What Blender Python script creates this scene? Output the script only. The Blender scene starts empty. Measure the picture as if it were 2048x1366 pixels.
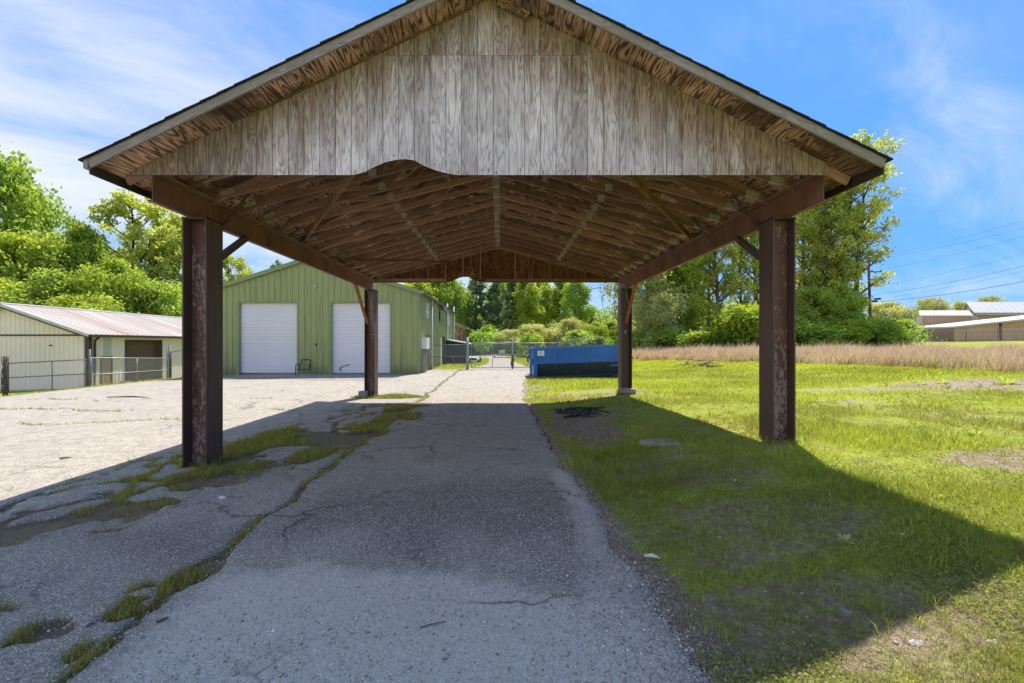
import bpy, bmesh, math, random
import numpy as np
from mathutils import Vector, Matrix

rnd = random.Random(7)
rng = np.random.default_rng(11)
scene = bpy.context.scene
col = scene.collection

# ------------------------------------------------------------------ camera
F, VX, VY, H = 900.0, 1001.0, 687.0, 1.55      # focal length and vanishing point in photo pixels, eye height
cam_d = bpy.data.cameras.new('camera')
cam = bpy.data.objects.new('camera', cam_d)
col.objects.link(cam)
cam.location = (0, 0, H)
cam.rotation_euler = (math.radians(90), 0, 0)
cam_d.sensor_width = 36
cam_d.lens = F / 2048 * 36
cam_d.shift_x = (1024 - VX) / 2048
cam_d.shift_y = (VY - 683) / 2048
cam_d.clip_start = 0.05
cam_d.clip_end = 3000
scene.camera = cam

# ------------------------------------------------------------------ sun, sky, exposure
SUN = Vector((0.20, 0.58, 1.0)).normalized()
sun_d = bpy.data.lights.new('sun', 'SUN')
sun_d.energy = 2.0
sun_d.angle = math.radians(0.6)
sun_d.color = (1.0, 0.955, 0.88)
sun = bpy.data.objects.new('sun', sun_d)
col.objects.link(sun)
sun.location = SUN * 60
sun.rotation_euler = (-SUN).to_track_quat('-Z', 'Y').to_euler()

scene.view_settings.view_transform = 'Standard'
scene.view_settings.look = 'None'
scene.view_settings.gamma = 1.0
scene.view_settings.use_curve_mapping = False
scene.view_settings.exposure = 1.93


class NT:
    """small helper round a node tree"""
    def __init__(s, tree):
        s.t = tree
        tree.nodes.clear()

    def n(s, kind, **kw):
        nd = s.t.nodes.new(kind)
        for k, v in kw.items():
            setattr(nd, k, v)
        return nd

    def put(s, sock, v):
        if v is None:
            return
        if isinstance(v, bpy.types.NodeSocket):
            s.t.links.new(v, sock)
        elif isinstance(v, (tuple, list)) and len(v) == 3 and sock.type == 'RGBA':
            sock.default_value = (*v, 1)
        else:
            sock.default_value = v

    def noise(s, vec, scale, detail=4, rough=0.55, dist=0.0):
        nd = s.n('ShaderNodeTexNoise')
        s.put(nd.inputs['Vector'], vec)
        nd.inputs['Scale'].default_value = scale
        nd.inputs['Detail'].default_value = detail
        nd.inputs['Roughness'].default_value = rough
        nd.inputs['Distortion'].default_value = dist
        return nd.outputs['Fac']

    def voro(s, vec, scale, feature='F1', out='Distance'):
        nd = s.n('ShaderNodeTexVoronoi', feature=feature)
        s.put(nd.inputs['Vector'], vec)
        nd.inputs['Scale'].default_value = scale
        return nd.outputs[out]

    def ramp(s, fac, stops, interp='LINEAR'):
        nd = s.n('ShaderNodeValToRGB')
        cr = nd.color_ramp
        cr.interpolation = interp
        while len(cr.elements) < len(stops):
            cr.elements.new(0.5)
        for e, (p, c) in zip(cr.elements, stops):
            e.position = p
            e.color = (c, c, c, 1) if isinstance(c, (int, float)) else (*c, 1)
        s.put(nd.inputs['Fac'], fac)
        return nd.outputs['Color']

    def mix(s, fac, a, b, blend='MIX'):
        nd = s.n('ShaderNodeMix', data_type='RGBA', blend_type=blend)
        nd.clamp_factor = True
        s.put(nd.inputs[0], fac)
        s.put(nd.inputs[6], a)
        s.put(nd.inputs[7], b)
        return nd.outputs[2]

    def math(s, op, a, b=None, c=None, clamp=False):
        nd = s.n('ShaderNodeMath', operation=op, use_clamp=clamp)
        s.put(nd.inputs[0], a)
        s.put(nd.inputs[1], b)
        if c is not None:
            s.put(nd.inputs[2], c)
        return nd.outputs[0]

    def vmath(s, op, a, b=None):
        nd = s.n('ShaderNodeVectorMath', operation=op)
        s.put(nd.inputs[0], a)
        s.put(nd.inputs[1], b)
        return nd.outputs[0]

    def sep(s, v):
        nd = s.n('ShaderNodeSeparateXYZ')
        s.put(nd.inputs[0], v)
        return nd.outputs

    def comb(s, x, y, z):
        nd = s.n('ShaderNodeCombineXYZ')
        for i, v in enumerate((x, y, z)):
            s.put(nd.inputs[i], v)
        return nd.outputs[0]

    def attr(s, name):
        nd = s.n('ShaderNodeAttribute', attribute_name=name)
        return nd.outputs['Fac']

    def pos(s):
        return s.n('ShaderNodeNewGeometry').outputs['Position']

    def rand(s):
        return s.n('ShaderNodeObjectInfo').outputs['Random']

    def obj(s, scale=(1, 1, 1), shuffle=True):
        v = s.n('ShaderNodeTexCoord').outputs['Object']
        if shuffle:
            r = s.rand()
            v = s.vmath('ADD', v, s.comb(s.math('MULTIPLY', r, 57.3), s.math('MULTIPLY', r, 31.7), s.math('MULTIPLY', r, 83.1)))
        return s.vmath('MULTIPLY', v, scale)


# the sky: a physical daylight sky with thin high cloud drawn over it
world = bpy.data.worlds.new('World')
scene.world = world
world.use_nodes = True
w = NT(world.node_tree)
sky = w.n('ShaderNodeTexSky', sky_type='NISHITA')
sky.sun_disc = False
sky.sun_elevation = math.asin(SUN.z)
sky.sun_rotation = math.atan2(SUN.x, SUN.y)
sky.altitude = 100
sky.air_density = 1.0
sky.dust_density = 0.35
sky.ozone_density = 3.0
wd = w.n('ShaderNodeTexCoord').outputs['Generated']
sx, sy, sz = w.sep(wd)
zz = w.math('ADD', w.math('ABSOLUTE', sz), 0.22)
u, v_ = w.math('DIVIDE', sx, zz), w.math('DIVIDE', sy, zz)
pl = w.comb(w.math('ADD', w.math('MULTIPLY', u, 0.8), w.math('MULTIPLY', v_, 0.9)),
            w.math('ADD', w.math('MULTIPLY', u, -1.5), w.math('MULTIPLY', v_, 1.9)), 3.1)
big = w.noise(w.vmath('MULTIPLY', pl, (0.55, 0.55, 1)), 0.8, 3, 0.5, 0.3)
wisp = w.noise(pl, 1.3, 7, 0.62, 0.9)
cl = w.math('ADD', w.math('MULTIPLY', big, 0.85), w.math('MULTIPLY', wisp, 0.55))
# the cloud sheet is thicker towards the west (-X) and towards the horizon, with unseen cover added behind the camera to whiten the shade
cl = w.math('ADD', cl, w.math('ADD', w.math('MULTIPLY', sx, -0.24), w.math('MULTIPLY', sy, -0.12)))
cl = w.math('ADD', cl, 0.045)
cl = w.math('ADD', cl, w.math('MULTIPLY', w.math('SUBTRACT', 0.35, w.math('ABSOLUTE', sz)), 0.30))
cm = w.ramp(cl, [(0.44, 0.0), (1.02, 0.82)], 'EASE')
# a thin even veil of haze takes the glare out of the horizon: every channel levels off towards its own ceiling
sr, sg, sb = w.sep(sky.outputs[0])
def level(c, k, g):
    return w.math('MULTIPLY', w.math('DIVIDE', w.math('MULTIPLY', c, k), w.math('ADD', c, k)), g)
skyc = w.comb(level(sr, 1.9, 0.27), level(sg, 2.7, 0.51), level(sb, 4.6, 0.73))
bgc = w.mix(cm, skyc, (1.86, 1.88, 1.98))
bg = w.n('ShaderNodeBackground')
w.put(bg.inputs['Color'], bgc)
bg.inputs['Strength'].default_value = 0.15
wo = w.n('ShaderNodeOutputWorld')
w.put(wo.inputs['Surface'], bg.outputs[0])
scene.cycles.max_bounces = 8
scene.cycles.diffuse_bounces = 5
scene.cycles.transparent_max_bounces = 8
scene.cycles.use_denoising = True

# ------------------------------------------------------------------ mesh helpers
def at(x, y, Y):
    """world point seen at photo pixel (x, y) at distance Y"""
    return Vector(((x - VX) / F * Y, Y, H - (y - VY) / F * Y))

def xat(x, Y):
    return (x - VX) / F * Y

def tag(o, label=None, cat=None, group=None, kind=None):
    if label: o['label'] = label
    if cat: o['category'] = cat
    if group: o['group'] = group
    if kind: o['kind'] = kind
    return o

def empty(name, loc, rz=0.0, parent=None):
    o = bpy.data.objects.new(name, None)
    col.objects.link(o)
    o.empty_display_size = 0.2
    if parent is not None:
        o.parent = parent
        loc = Vector(loc) - wloc(parent)
    o.location = loc
    o.rotation_euler = (0, 0, rz)
    return o

def wloc(o):
    """world location of an object whose ancestors are not rotated"""
    p = Vector((0, 0, 0))
    while o is not None:
        p = p + o.location
        o = o.parent
    return p


class MB:
    def __init__(s):
        s.v, s.f = [], []

    def add(s, vs, fs):
        b = len(s.v)
        s.v += [tuple(p) for p in vs]
        s.f += [tuple(i + b for i in f) for f in fs]
        return s

    def box(s, x0, x1, y0, y1, z0, z1):
        return s.add([(x0, y0, z0), (x1, y0, z0), (x1, y1, z0), (x0, y1, z0), (x0, y0, z1), (x1, y0, z1), (x1, y1, z1), (x0, y1, z1)],
                     [(0, 3, 2, 1), (4, 5, 6, 7), (0, 1, 5, 4), (1, 2, 6, 5), (2, 3, 7, 6), (3, 0, 4, 7)])

    def bar(s, p0, p1, wd, ht, up=(0, 0, 1)):
        p0, p1 = Vector(p0), Vector(p1)
        d = (p1 - p0).normalized()
        side = d.cross(Vector(up))
        if side.length < 1e-4:
            side = d.cross(Vector((1, 0, 0)))
        side.normalize()
        u2 = side.cross(d).normalized()
        a, b = side * wd / 2, u2 * ht / 2
        vs = [p0 - a - b, p0 + a - b, p0 + a + b, p0 - a + b, p1 - a - b, p1 + a - b, p1 + a + b, p1 - a + b]
        return s.add(vs, [(0, 1, 2, 3), (7, 6, 5, 4), (0, 4, 5, 1), (1, 5, 6, 2), (2, 6, 7, 3), (3, 7, 4, 0)])

    def prism(s, poly, a0, a1, axis='Y'):
        """polygon (in XZ for axis Y, YZ for axis X, XY for axis Z) pushed from a0 to a1"""
        n = len(poly)
        def P(q, a):
            return (q[0], a, q[1]) if axis == 'Y' else (a, q[0], q[1]) if axis == 'X' else (q[0], q[1], a)
        vs = [P(q, a0) for q in poly] + [P(q, a1) for q in poly]
        fs = [tuple(range(n)), tuple(range(2 * n - 1, n - 1, -1))]
        fs += [(i, i + n, (i + 1) % n + n, (i + 1) % n) for i in range(n)]
        return s.add(vs, fs)

    def tube(s, pts, r, n=6, cap=True):
        pts = [Vector(p) for p in pts]
        rs = r if isinstance(r, (list, tuple)) else [r] * len(pts)
        b = len(s.v)
        prev = None
        for i, p in enumerate(pts):
            d = (pts[min(i + 1, len(pts) - 1)] - pts[max(i - 1, 0)]).normalized()
            ref = prev if prev is not None else (Vector((0, 0, 1)) if abs(d.z) < 0.9 else Vector((1, 0, 0)))
            a = (ref - d * ref.dot(d)).normalized()
            prev = a
            c = d.cross(a)
            for k in range(n):
                t = 2 * math.pi * k / n
                s.v.append(tuple(p + (a * math.cos(t) + c * math.sin(t)) * rs[i]))
        for i in range(len(pts) - 1):
            for k in range(n):
                k2 = (k + 1) % n
                s.f.append((b + i * n + k, b + i * n + k2, b + (i + 1) * n + k2, b + (i + 1) * n + k))
        if cap:
            s.f.append(tuple(b + k for k in range(n - 1, -1, -1)))
            e = b + (len(pts) - 1) * n
            s.f.append(tuple(e + k for k in range(n)))
        return s

    def ribbed(s, o, d, nrm, length, zlow, ztop, pitch=0.3, rw=0.03, rd=0.02, holes=(), phase=0.1):
        """upright ribbed sheet wall from o along d (unit, xy), ribs standing out along nrm; holes = (s0, s1, z0, z1)"""
        br = {0.0: 0.0, length: 0.0}
        x = phase
        while x + rw * 2.2 < length:
            br[x] = 0.0; br[x + rw * 0.5] = rd; br[x + rw * 1.5] = rd; br[x + rw * 2.0] = 0.0
            x += pitch
        ks = sorted(br)
        def off(t):
            for a, b in zip(ks, ks[1:]):
                if a <= t <= b:
                    return br[a] + (br[b] - br[a]) * ((t - a) / max(b - a, 1e-9))
            return 0.0
        extra = [e for h in holes for e in h[:2]]
        if callable(ztop) and hasattr(ztop, 'knots'):
            extra += ztop.knots
        cuts = sorted(set(ks) | {e for e in extra if 0 < e < length})
        zt = ztop if callable(ztop) else (lambda t: ztop)
        zl = zlow if callable(zlow) else (lambda t: zlow)
        for a, b in zip(cuts, cuts[1:]):
            if b - a < 1e-6: continue
            m = (a + b) / 2
            spans = [(zl, zt)]
            for h in sorted([h for h in holes if h[0] <= m <= h[1]], key=lambda h: h[2]):
                lo, hi = spans.pop()
                c0, c1 = h[2], h[3]
                if c0 > lo(m) + 1e-4:
                    spans.append((lo, lambda t, c0=c0: c0))
                spans.append((lambda t, c1=c1: c1, hi))
            for lo, hi in spans:
                P = lambda t, z: (o[0] + d[0] * t + nrm[0] * off(t), o[1] + d[1] * t + nrm[1] * off(t), z)
                s.add([P(a, lo(a)), P(b, lo(b)), P(b, hi(b)), P(a, hi(a))], [(0, 1, 2, 3)])
        return s

    def build(s, name, mat, parent=None, smooth=False, origin=None, label=None, shift=True):
        V = np.array(s.v, dtype=np.float64)
        if origin is None:
            lo, hi = V.min(0), V.max(0)
            origin = (lo + hi) / 2
            if parent is None:
                origin[2] = lo[2]
        origin = Vector(origin)
        me = bpy.data.meshes.new(name)
        me.from_pydata([tuple(p) for p in (V - np.array(origin))], [], s.f)
        me.materials.append(mat)
        if smooth:
            me.polygons.foreach_set('use_smooth', [True] * len(me.polygons))
        me.update()
        o = bpy.data.objects.new(name, me)
        col.objects.link(o)
        if parent is not None:
            o.parent = parent
            o.location = origin - wloc(parent)
        else:
            o.location = origin
        if label: o['label'] = label
        return o


def part(name, mat, parent, fn, smooth=False, label=None):
    m = MB(); fn(m)
    return m.build(name, mat, parent, smooth, label=label)

def copy_obj(o, name=None, loc=None, parent=None, rot=None, scale=None):
    c = o.copy()
    if name: c.name = name
    col.objects.link(c)
    if parent is not None: c.parent = parent
    if loc is not None: c.location = loc
    if rot is not None: c.rotation_euler = rot
    if scale is not None: c.scale = scale
    return c

def fast_mesh(name, V, Fq, mat, attrs=None, smooth=False):
    """mesh from arrays: V (n,3), Fq (m,k) all faces with k corners"""
    me = bpy.data.meshes.new(name)
    V = np.ascontiguousarray(V, dtype=np.float32); Fq = np.ascontiguousarray(Fq, dtype=np.int32)
    m, k = Fq.shape
    me.vertices.add(len(V)); me.vertices.foreach_set('co', V.ravel())
    me.loops.add(m * k); me.loops.foreach_set('vertex_index', Fq.ravel())
    me.polygons.add(m)
    me.polygons.foreach_set('loop_start', np.arange(0, m * k, k, dtype=np.int32))
    if smooth:
        me.polygons.foreach_set('use_smooth', np.ones(m, dtype=bool))
    for an, av in (attrs or {}).items():
        a = me.attributes.new(an, 'FLOAT', 'POINT')
        a.data.foreach_set('value', np.ascontiguousarray(av, dtype=np.float32))
    if isinstance(mat, (list, tuple)):
        for x in mat: me.materials.append(x)
    else:
        me.materials.append(mat)
    me.update(calc_edges=True)
    return me

def obj_of(me, name, parent=None, loc=(0, 0, 0)):
    o = bpy.data.objects.new(name, me)
    col.objects.link(o)
    o.location = loc
    if parent is not None: o.parent = parent
    return o

# value noise on arrays
def _hash(ix, iy, seed):
    h = (ix.astype(np.int64) * 374761393 + iy.astype(np.int64) * 668265263 + seed * 974634777) & 0xffffffff
    h = ((h ^ (h >> 13)) * 1274126177) & 0xffffffff
    return ((h ^ (h >> 16)) & 0xffff) / 65535.0

def vnoise(x, y, seed=0):
    x = np.asarray(x, float); y = np.asarray(y, float)
    ix, iy = np.floor(x), np.floor(y)
    fx, fy = x - ix, y - iy
    fx = fx * fx * (3 - 2 * fx); fy = fy * fy * (3 - 2 * fy)
    a = _hash(ix, iy, seed); b = _hash(ix + 1, iy, seed); c = _hash(ix, iy + 1, seed); d = _hash(ix + 1, iy + 1, seed)
    return (a * (1 - fx) + b * fx) * (1 - fy) + (c * (1 - fx) + d * fx) * fy

def fbm(x, y, seed=0, octv=4):
    t, amp, s = 0, 0.5, 0
    for o in range(octv):
        t = t + amp * vnoise(np.asarray(x) * 2 ** o + 17.3 * o, np.asarray(y) * 2 ** o - 9.1 * o, seed + o)
        s += amp; amp *= 0.5
    return t / s

def sstep(a, b, x):
    t = np.clip((np.asarray(x, float) - a) / (b - a), 0, 1)
    return t * t * (3 - 2 * t)

# ------------------------------------------------------------------ the lie of the land
PX = np.array([-400, -120, -60, -26, -20.6, -18.5, -17.0, -15.5, -12, -3.0, 0.9, 1.4, 3.4, 6, 10, 18, 30, 45, 60, 120, 400], float)
PZ = np.array([-4.0, -3.0, -2.2, -1.22, -0.75, -0.50, -0.30, -0.12, 0, 0, 0, 0.03, 0.30, 0.36, 0.45, 0.62, 0.86, 1.25, 1.7, 2.6, 5.0], float)
def gz(X, Y):
    X = np.asarray(X, float); Y = np.asarray(Y, float)
    z = np.interp(X, PX, PZ)
    # near the drive the bank on the east side runs out to the level of the drive further back
    lift = np.interp(X, [0.9, 1.4, 3.4, 6, 10, 14], [0, 0.03, 0.30, 0.36, 0.36, 0.0])
    fade = np.interp(Y, [0, 7, 13, 20, 40], [0, 0, 0.5, 1.0, 1.0])
    z = z - lift * fade
    # the ground west of the lot only drops away past the lot edge, and not behind the camera
    return z

def gzf(X, Y):
    return float(gz(X, Y))
# ------------------------------------------------------------------ materials
def new_mat(name):
    m = bpy.data.materials.new(name)
    m.use_nodes = True
    t = NT(m.node_tree)
    b = t.n('ShaderNodeBsdfPrincipled')
    o = t.n('ShaderNodeOutputMaterial')
    t.t.links.new(b.outputs[0], o.inputs['Surface'])
    return m, t, b, o

def bump(t, b, h, strength=0.3, dist=0.01):
    bp = t.n('ShaderNodeBump')
    bp.inputs['Strength'].default_value = strength
    bp.inputs['Distance'].default_value = dist
    t.put(bp.inputs['Height'], h)
    t.put(b.inputs['Normal'], bp.outputs[0])

def plywood(name, grain_axis, pale, mid, dark, scale=1.0, contrast=1.0, fade=None, blotch=None, rough=0.85, vary=0.34):
    """cathedral-grained softwood: contour bands of a stretched noise field"""
    m, t, b, o = new_mat(name)
    sc = [11.0 * scale] * 3
    sc[grain_axis] = 1.35 * scale
    v = t.obj(tuple(sc))
    f = t.noise(v, 0.75, 2.0, 0.45, 0.35)
    bands = t.math('SINE', t.math('MULTIPLY', f, 64.0))
    bands = t.math('POWER', t.math('ADD', t.math('MULTIPLY', bands, 0.5), 0.5), 0.55)
    fs = [60.0 * scale] * 3
    fs[grain_axis] = 2.2 * scale
    fibre = t.noise(t.obj(tuple(fs)), 1.0, 3, 0.6)
    g = t.math('ADD', t.math('MULTIPLY', bands, 0.62 * contrast), t.math('MULTIPLY', fibre, 0.66))
    c = t.ramp(g, [(0.22, dark), (0.55, mid), (0.92, pale)])
    wear = t.noise(t.obj((1.6 * scale, 1.6 * scale, 1.6 * scale)), 1.0, 5, 0.6)
    c = t.mix(t.ramp(wear, [(0.35, 0.45), (0.62, 0.0)]), c, dark)
    if blotch:
        bl = t.noise(t.obj((1.1, 1.1, 1.1)), 1.0, 5, 0.65, 0.4)
        c = t.mix(t.ramp(bl, [(0.47, 0.0), (0.62, 0.85)]), c, blotch)
    if fade:
        c = fade(t, c, g)
    r = t.math('ADD', t.math('MULTIPLY', t.rand(), vary), 1.0 - vary / 2)
    c = t.mix(1.0, c, t.comb(r, r, r), 'MULTIPLY')
    t.put(b.inputs['Base Color'], c)
    b.inputs['Roughness'].default_value = rough
    b.inputs['Specular IOR Level'].default_value = 0.25
    bump(t, b, g, 0.35, 0.004)
    return m

def siding_fade(t, c, g):
    # boards bleached to silver low down where rain and sun reach them, still brown higher up and towards the two ends
    x, y, z = t.sep(t.pos())
    ax = t.math('ABSOLUTE', t.math('ADD', x, 0.2))
    roof = t.math('SUBTRACT', 5.25, t.math('MULTIPLY', ax, 0.49))
    below = t.math('SUBTRACT', roof, z)
    n = t.noise(t.comb(t.math('MULTIPLY', x, 5.0), y, t.math('MULTIPLY', z, 0.9)), 1.6, 5, 0.65)
    k = t.math('ADD', below, t.math('MULTIPLY', t.math('SUBTRACT', n, 0.5), 2.1))
    k = t.math('ADD', k, t.math('MULTIPLY', t.math('MAXIMUM', t.math('SUBTRACT', ax, 2.2), 0.0), -0.30))
    brown = t.ramp(g, [(0.15, (0.08, 0.048, 0.038)), (0.5, (0.26, 0.18, 0.145)), (0.95, (0.60, 0.49, 0.43))])
    return t.mix(t.ramp(k, [(0.05, 1.0), (1.05, 0.0)]), c, brown)

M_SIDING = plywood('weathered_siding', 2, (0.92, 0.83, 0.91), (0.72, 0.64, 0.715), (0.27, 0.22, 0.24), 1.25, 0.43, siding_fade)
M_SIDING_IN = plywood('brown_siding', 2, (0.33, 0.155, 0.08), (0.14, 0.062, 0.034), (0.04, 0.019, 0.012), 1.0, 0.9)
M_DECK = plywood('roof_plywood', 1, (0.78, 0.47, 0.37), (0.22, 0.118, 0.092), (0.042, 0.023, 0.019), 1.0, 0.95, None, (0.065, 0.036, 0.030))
M_TRUSS = plywood('truss_lumber', 0, (0.50, 0.305, 0.265), (0.355, 0.205, 0.178), (0.19, 0.105, 0.092), 1.4, 0.3, vary=0.75)
M_STUD = plywood('brace_lumber', 0, (0.30, 0.175, 0.09), (0.19, 0.10, 0.05), (0.08, 0.042, 0.022), 1.4, 0.7)
M_FASCIA = plywood('grey_fascia', 0, (0.43, 0.375, 0.37), (0.335, 0.29, 0.285), (0.19, 0.165, 0.16), 1.6, 0.5)
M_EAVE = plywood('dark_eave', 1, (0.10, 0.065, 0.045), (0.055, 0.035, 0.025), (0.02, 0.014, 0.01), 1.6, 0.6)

def rust(name, base, hot, flake=None, flake_lo=0.58, rough=0.42, streak=True, bright=None):
    m, t, b, o = new_mat(name)
    p = t.obj((1, 1, 1))
    n1 = t.noise(p, 3.0, 6, 0.65)
    n2 = t.noise(t.obj((14, 14, 1.3)), 1.0, 5, 0.65)
    c = t.ramp(n1, [(0.3, base), (0.72, hot)])
    if streak:
        c = t.mix(t.ramp(n2, [(0.5, 0.0), (0.75, 0.55)]), c, tuple(x * 0.45 for x in base))
    if bright:
        c = t.mix(t.ramp(t.noise(t.obj((5, 5, 2.2)), 1.0, 6, 0.7), [(0.56, 0.0), (0.70, 0.8)]), c, bright)
    ro = t.ramp(n1, [(0.3, rough), (0.75, min(rough + 0.35, 0.95))])
    if flake:
        nf = t.noise(t.obj((26, 26, 13)), 1.0, 5, 0.7)
        ng = t.noise(t.obj((3.0, 3.0, 0.55)), 1.0, 3, 0.5)
        fk = t.math('ADD', t.math('MULTIPLY', nf, 0.55), t.math('MULTIPLY', ng, 0.5))
        fm = t.ramp(fk, [(flake_lo, 0.0), (flake_lo + 0.03, 0.85)])
        c = t.mix(fm, c, flake)
    t.put(b.inputs['Base Color'], c)
    t.put(b.inputs['Roughness'], ro)
    b.inputs['Specular IOR Level'].default_value = 0.45
    bump(t, b, n1, 0.25, 0.004)
    return m

M_COL = rust('rusty_column_steel', (0.078, 0.044, 0.037), (0.130, 0.068, 0.053), None, 0.5, 0.38)
M_WEB = rust('flaking_web_steel', (0.09, 0.048, 0.039), (0.18, 0.078, 0.058), (0.34, 0.24, 0.235), 0.545, 0.36)
M_BEAM = rust('rusty_beam_steel', (0.115, 0.052, 0.036), (0.25, 0.105, 0.065), None, 0.5, 0.45)
M_ORANGE = rust('orange_rust_steel', (0.22, 0.062, 0.020), (0.36, 0.115, 0.035), None, 0.5, 0.7)
M_STRAP = rust('dark_strap_steel', (0.05, 0.024, 0.017), (0.09, 0.04, 0.026), None, 0.5, 0.6)

def plain(name, c, rough=0.6, metal=0.0, var=0.25, scale=4.0, c2=None, spec=0.4, bmp=0.0):
    m, t, b, o = new_mat(name)
    n = t.noise(t.obj((1, 1, 1)), scale, 5, 0.62)
    lo = c2 if c2 else tuple(x * (1 - var) for x in c)
    t.put(b.inputs['Base Color'], t.ramp(n, [(0.32, lo), (0.68, c)]))
    t.put(b.inputs['Roughness'], t.ramp(n, [(0.2, min(1, rough * 1.15)), (0.8, rough * 0.85)]))
    b.inputs['Metallic'].default_value = metal
    b.inputs['Specular IOR Level'].default_value = spec
    if bmp: bump(t, b, n, bmp, 0.01)
    return m

M_PLATE = plain('galvanized_plate', (0.52, 0.475, 0.47), 0.6, 0.1, 0.4, 9)
M_SHINGLE = plain('dark_shingle', (0.045, 0.042, 0.042), 0.95, 0, 0.5, 60, spec=0.1, bmp=0.4)
M_GALV = plain('galvanized_steel', (0.42, 0.43, 0.44), 0.45, 0.5, 0.3, 6)
M_DULL = plain('dull_grey_steel', (0.16, 0.165, 0.17), 0.55, 0.4, 0.3, 6)
M_WIRE = plain('fence_wire', (0.30, 0.31, 0.315), 0.5, 0.4, 0.2, 6)
M_BLACK = plain('black_metal', (0.018, 0.018, 0.019), 0.5, 0, 0.3, 8)
M_CABLE = plain('black_cable', (0.02, 0.02, 0.022), 0.7)
M_CONC = plain('concrete', (0.52, 0.51, 0.49), 0.9, 0, 0.4, 9, spec=0.15, bmp=0.4)
M_BLOCK = plain('concrete_block', (0.28, 0.28, 0.275), 0.95, 0, 0.3, 30, spec=0.1, bmp=0.4)
M_WHITE = plain('white_paint', (0.72, 0.72, 0.71), 0.5, 0, 0.14, 3)
M_WHITED = plain('dirty_white', (0.62, 0.61, 0.57), 0.65, 0, 0.3, 5)
M_PALE = plain('pale_translucent_panel', (0.55, 0.55, 0.50), 0.4, 0, 0.2, 5)
M_DARK = plain('dark_opening', (0.012, 0.013, 0.014), 0.35, 0, 0.3, 3)
M_GLASS = plain('dark_window_glass', (0.03, 0.032, 0.035), 0.06, 0, 0.3, 1.2, spec=0.8)
M_BROWN = plain('brown_trim', (0.055, 0.040, 0.033), 0.5, 0, 0.25, 5)
M_BROWND = plain('brown_door_paint', (0.17, 0.105, 0.085), 0.45, 0, 0.25, 5)
M_TANDOOR = plain('tan_door_paint', (0.42, 0.27, 0.155), 0.5, 0, 0.15, 4)
M_RUSTDOOR = plain('brown_side_door', (0.20, 0.115, 0.06), 0.6, 0, 0.35, 5)
M_DKGREEN = plain('dark_green_paint', (0.028, 0.058, 0.044), 0.5, 0, 0.3, 3)
M_TIMBER = plain('grey_timber', (0.30, 0.27, 0.235), 0.9, 0, 0.4, 14, spec=0.1)
M_POLE = plain('utility_pole_wood', (0.14, 0.12, 0.10), 0.9, 0, 0.35, 8, spec=0.1)
M_LOG = plain('cut_log', (0.42, 0.345, 0.26), 0.9, 0, 0.45, 14, spec=0.1, bmp=0.5)
M_LOGEND = plain('log_end', (0.40, 0.27, 0.15), 0.9, 0, 0.3, 18, spec=0.1)
M_STONE = plain('stone', (0.38, 0.365, 0.35), 0.9, 0, 0.45, 7, spec=0.15)
M_WHITESTONE = plain('white_stone', (0.70, 0.69, 0.66), 0.9, 0, 0.15, 7, spec=0.15)
M_PINKBRICK = plain('pale_pink_brick', (0.46, 0.33, 0.27), 0.9, 0, 0.2, 9)
M_SOFFIT = plain('soffit', (0.58, 0.47, 0.37), 0.8, 0, 0.15, 3)
M_TWIG = plain('dead_twig', (0.19, 0.155, 0.125), 0.95, 0, 0.35, 8, spec=0.1)
M_ASHEN = plain('charred_wood', (0.055, 0.05, 0.048), 0.95, 0, 0.5, 8, spec=0.1)

def sheet_metal(name, c, dirt, dirt_amt=0.5, rough=0.42, streaks=(0.6, 0.8), low=None):
    """painted metal sheet with water streaks and grime"""
    m, t, b, o = new_mat(name)
    x, y, z = t.sep(t.pos())
    big = t.noise(t.pos(), 0.35, 4, 0.5)
    cc = t.mix(t.ramp(big, [(0.3, 0.0), (0.75, 0.5)]), c, tuple(q * 0.80 for q in c))
    st = t.noise(t.comb(t.math('MULTIPLY', x, 7.0), t.math('MULTIPLY', y, 7.0), t.math('MULTIPLY', z, 0.45)), 1.0, 5, 0.65)
    cc = t.mix(t.math('MULTIPLY', t.ramp(st, [(streaks[0], 0.0), (streaks[1], 1.0)]), dirt_amt), cc, dirt)
    fine = t.noise(t.pos(), 9.0, 5, 0.7)
    cc = t.mix(t.ramp(fine, [(0.62, 0.0), (0.75, 0.25)]), cc, dirt)
    if low:   # splash-back and moss along the bottom edge
        k = t.math('ADD', z, t.math('MULTIPLY', t.math('SUBTRACT', fine, 0.5), 1.4))
        cc = t.mix(t.ramp(k, [(low[0], 0.75), (low[0] + 0.6, 0.0)]), cc, low[1])
    t.put(b.inputs['Base Color'], cc)
    t.put(b.inputs['Roughness'], t.ramp(fine, [(0.3, rough), (0.8, rough + 0.25)]))
    return m

M_GREEN = sheet_metal('green_sheet_metal', (0.305, 0.345, 0.138), (0.085, 0.10, 0.042), 0.85, 0.5, (0.54, 0.80), (-0.1, (0.10, 0.145, 0.06)))
M_GREENTRIM = sheet_metal('green_trim_metal', (0.22, 0.29, 0.115), (0.08, 0.10, 0.045), 0.6)
M_CREAM = sheet_metal('cream_sheet_metal', (0.84, 0.725, 0.63), (0.58, 0.50, 0.42), 0.6, 0.45, (0.55, 0.85))
M_TAN = sheet_metal('tan_sheet_metal', (0.60, 0.36, 0.225), (0.42, 0.255, 0.16), 0.5)
M_WHITEDOOR = sheet_metal('white_slat_metal', (0.82, 0.81, 0.84), (0.52, 0.51, 0.50), 0.35, 0.4, (0.6, 0.9))
M_PALEROOF = sheet_metal('pale_metal_roof', (0.42, 0.415, 0.41), (0.30, 0.29, 0.28), 0.5, 0.5)

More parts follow.
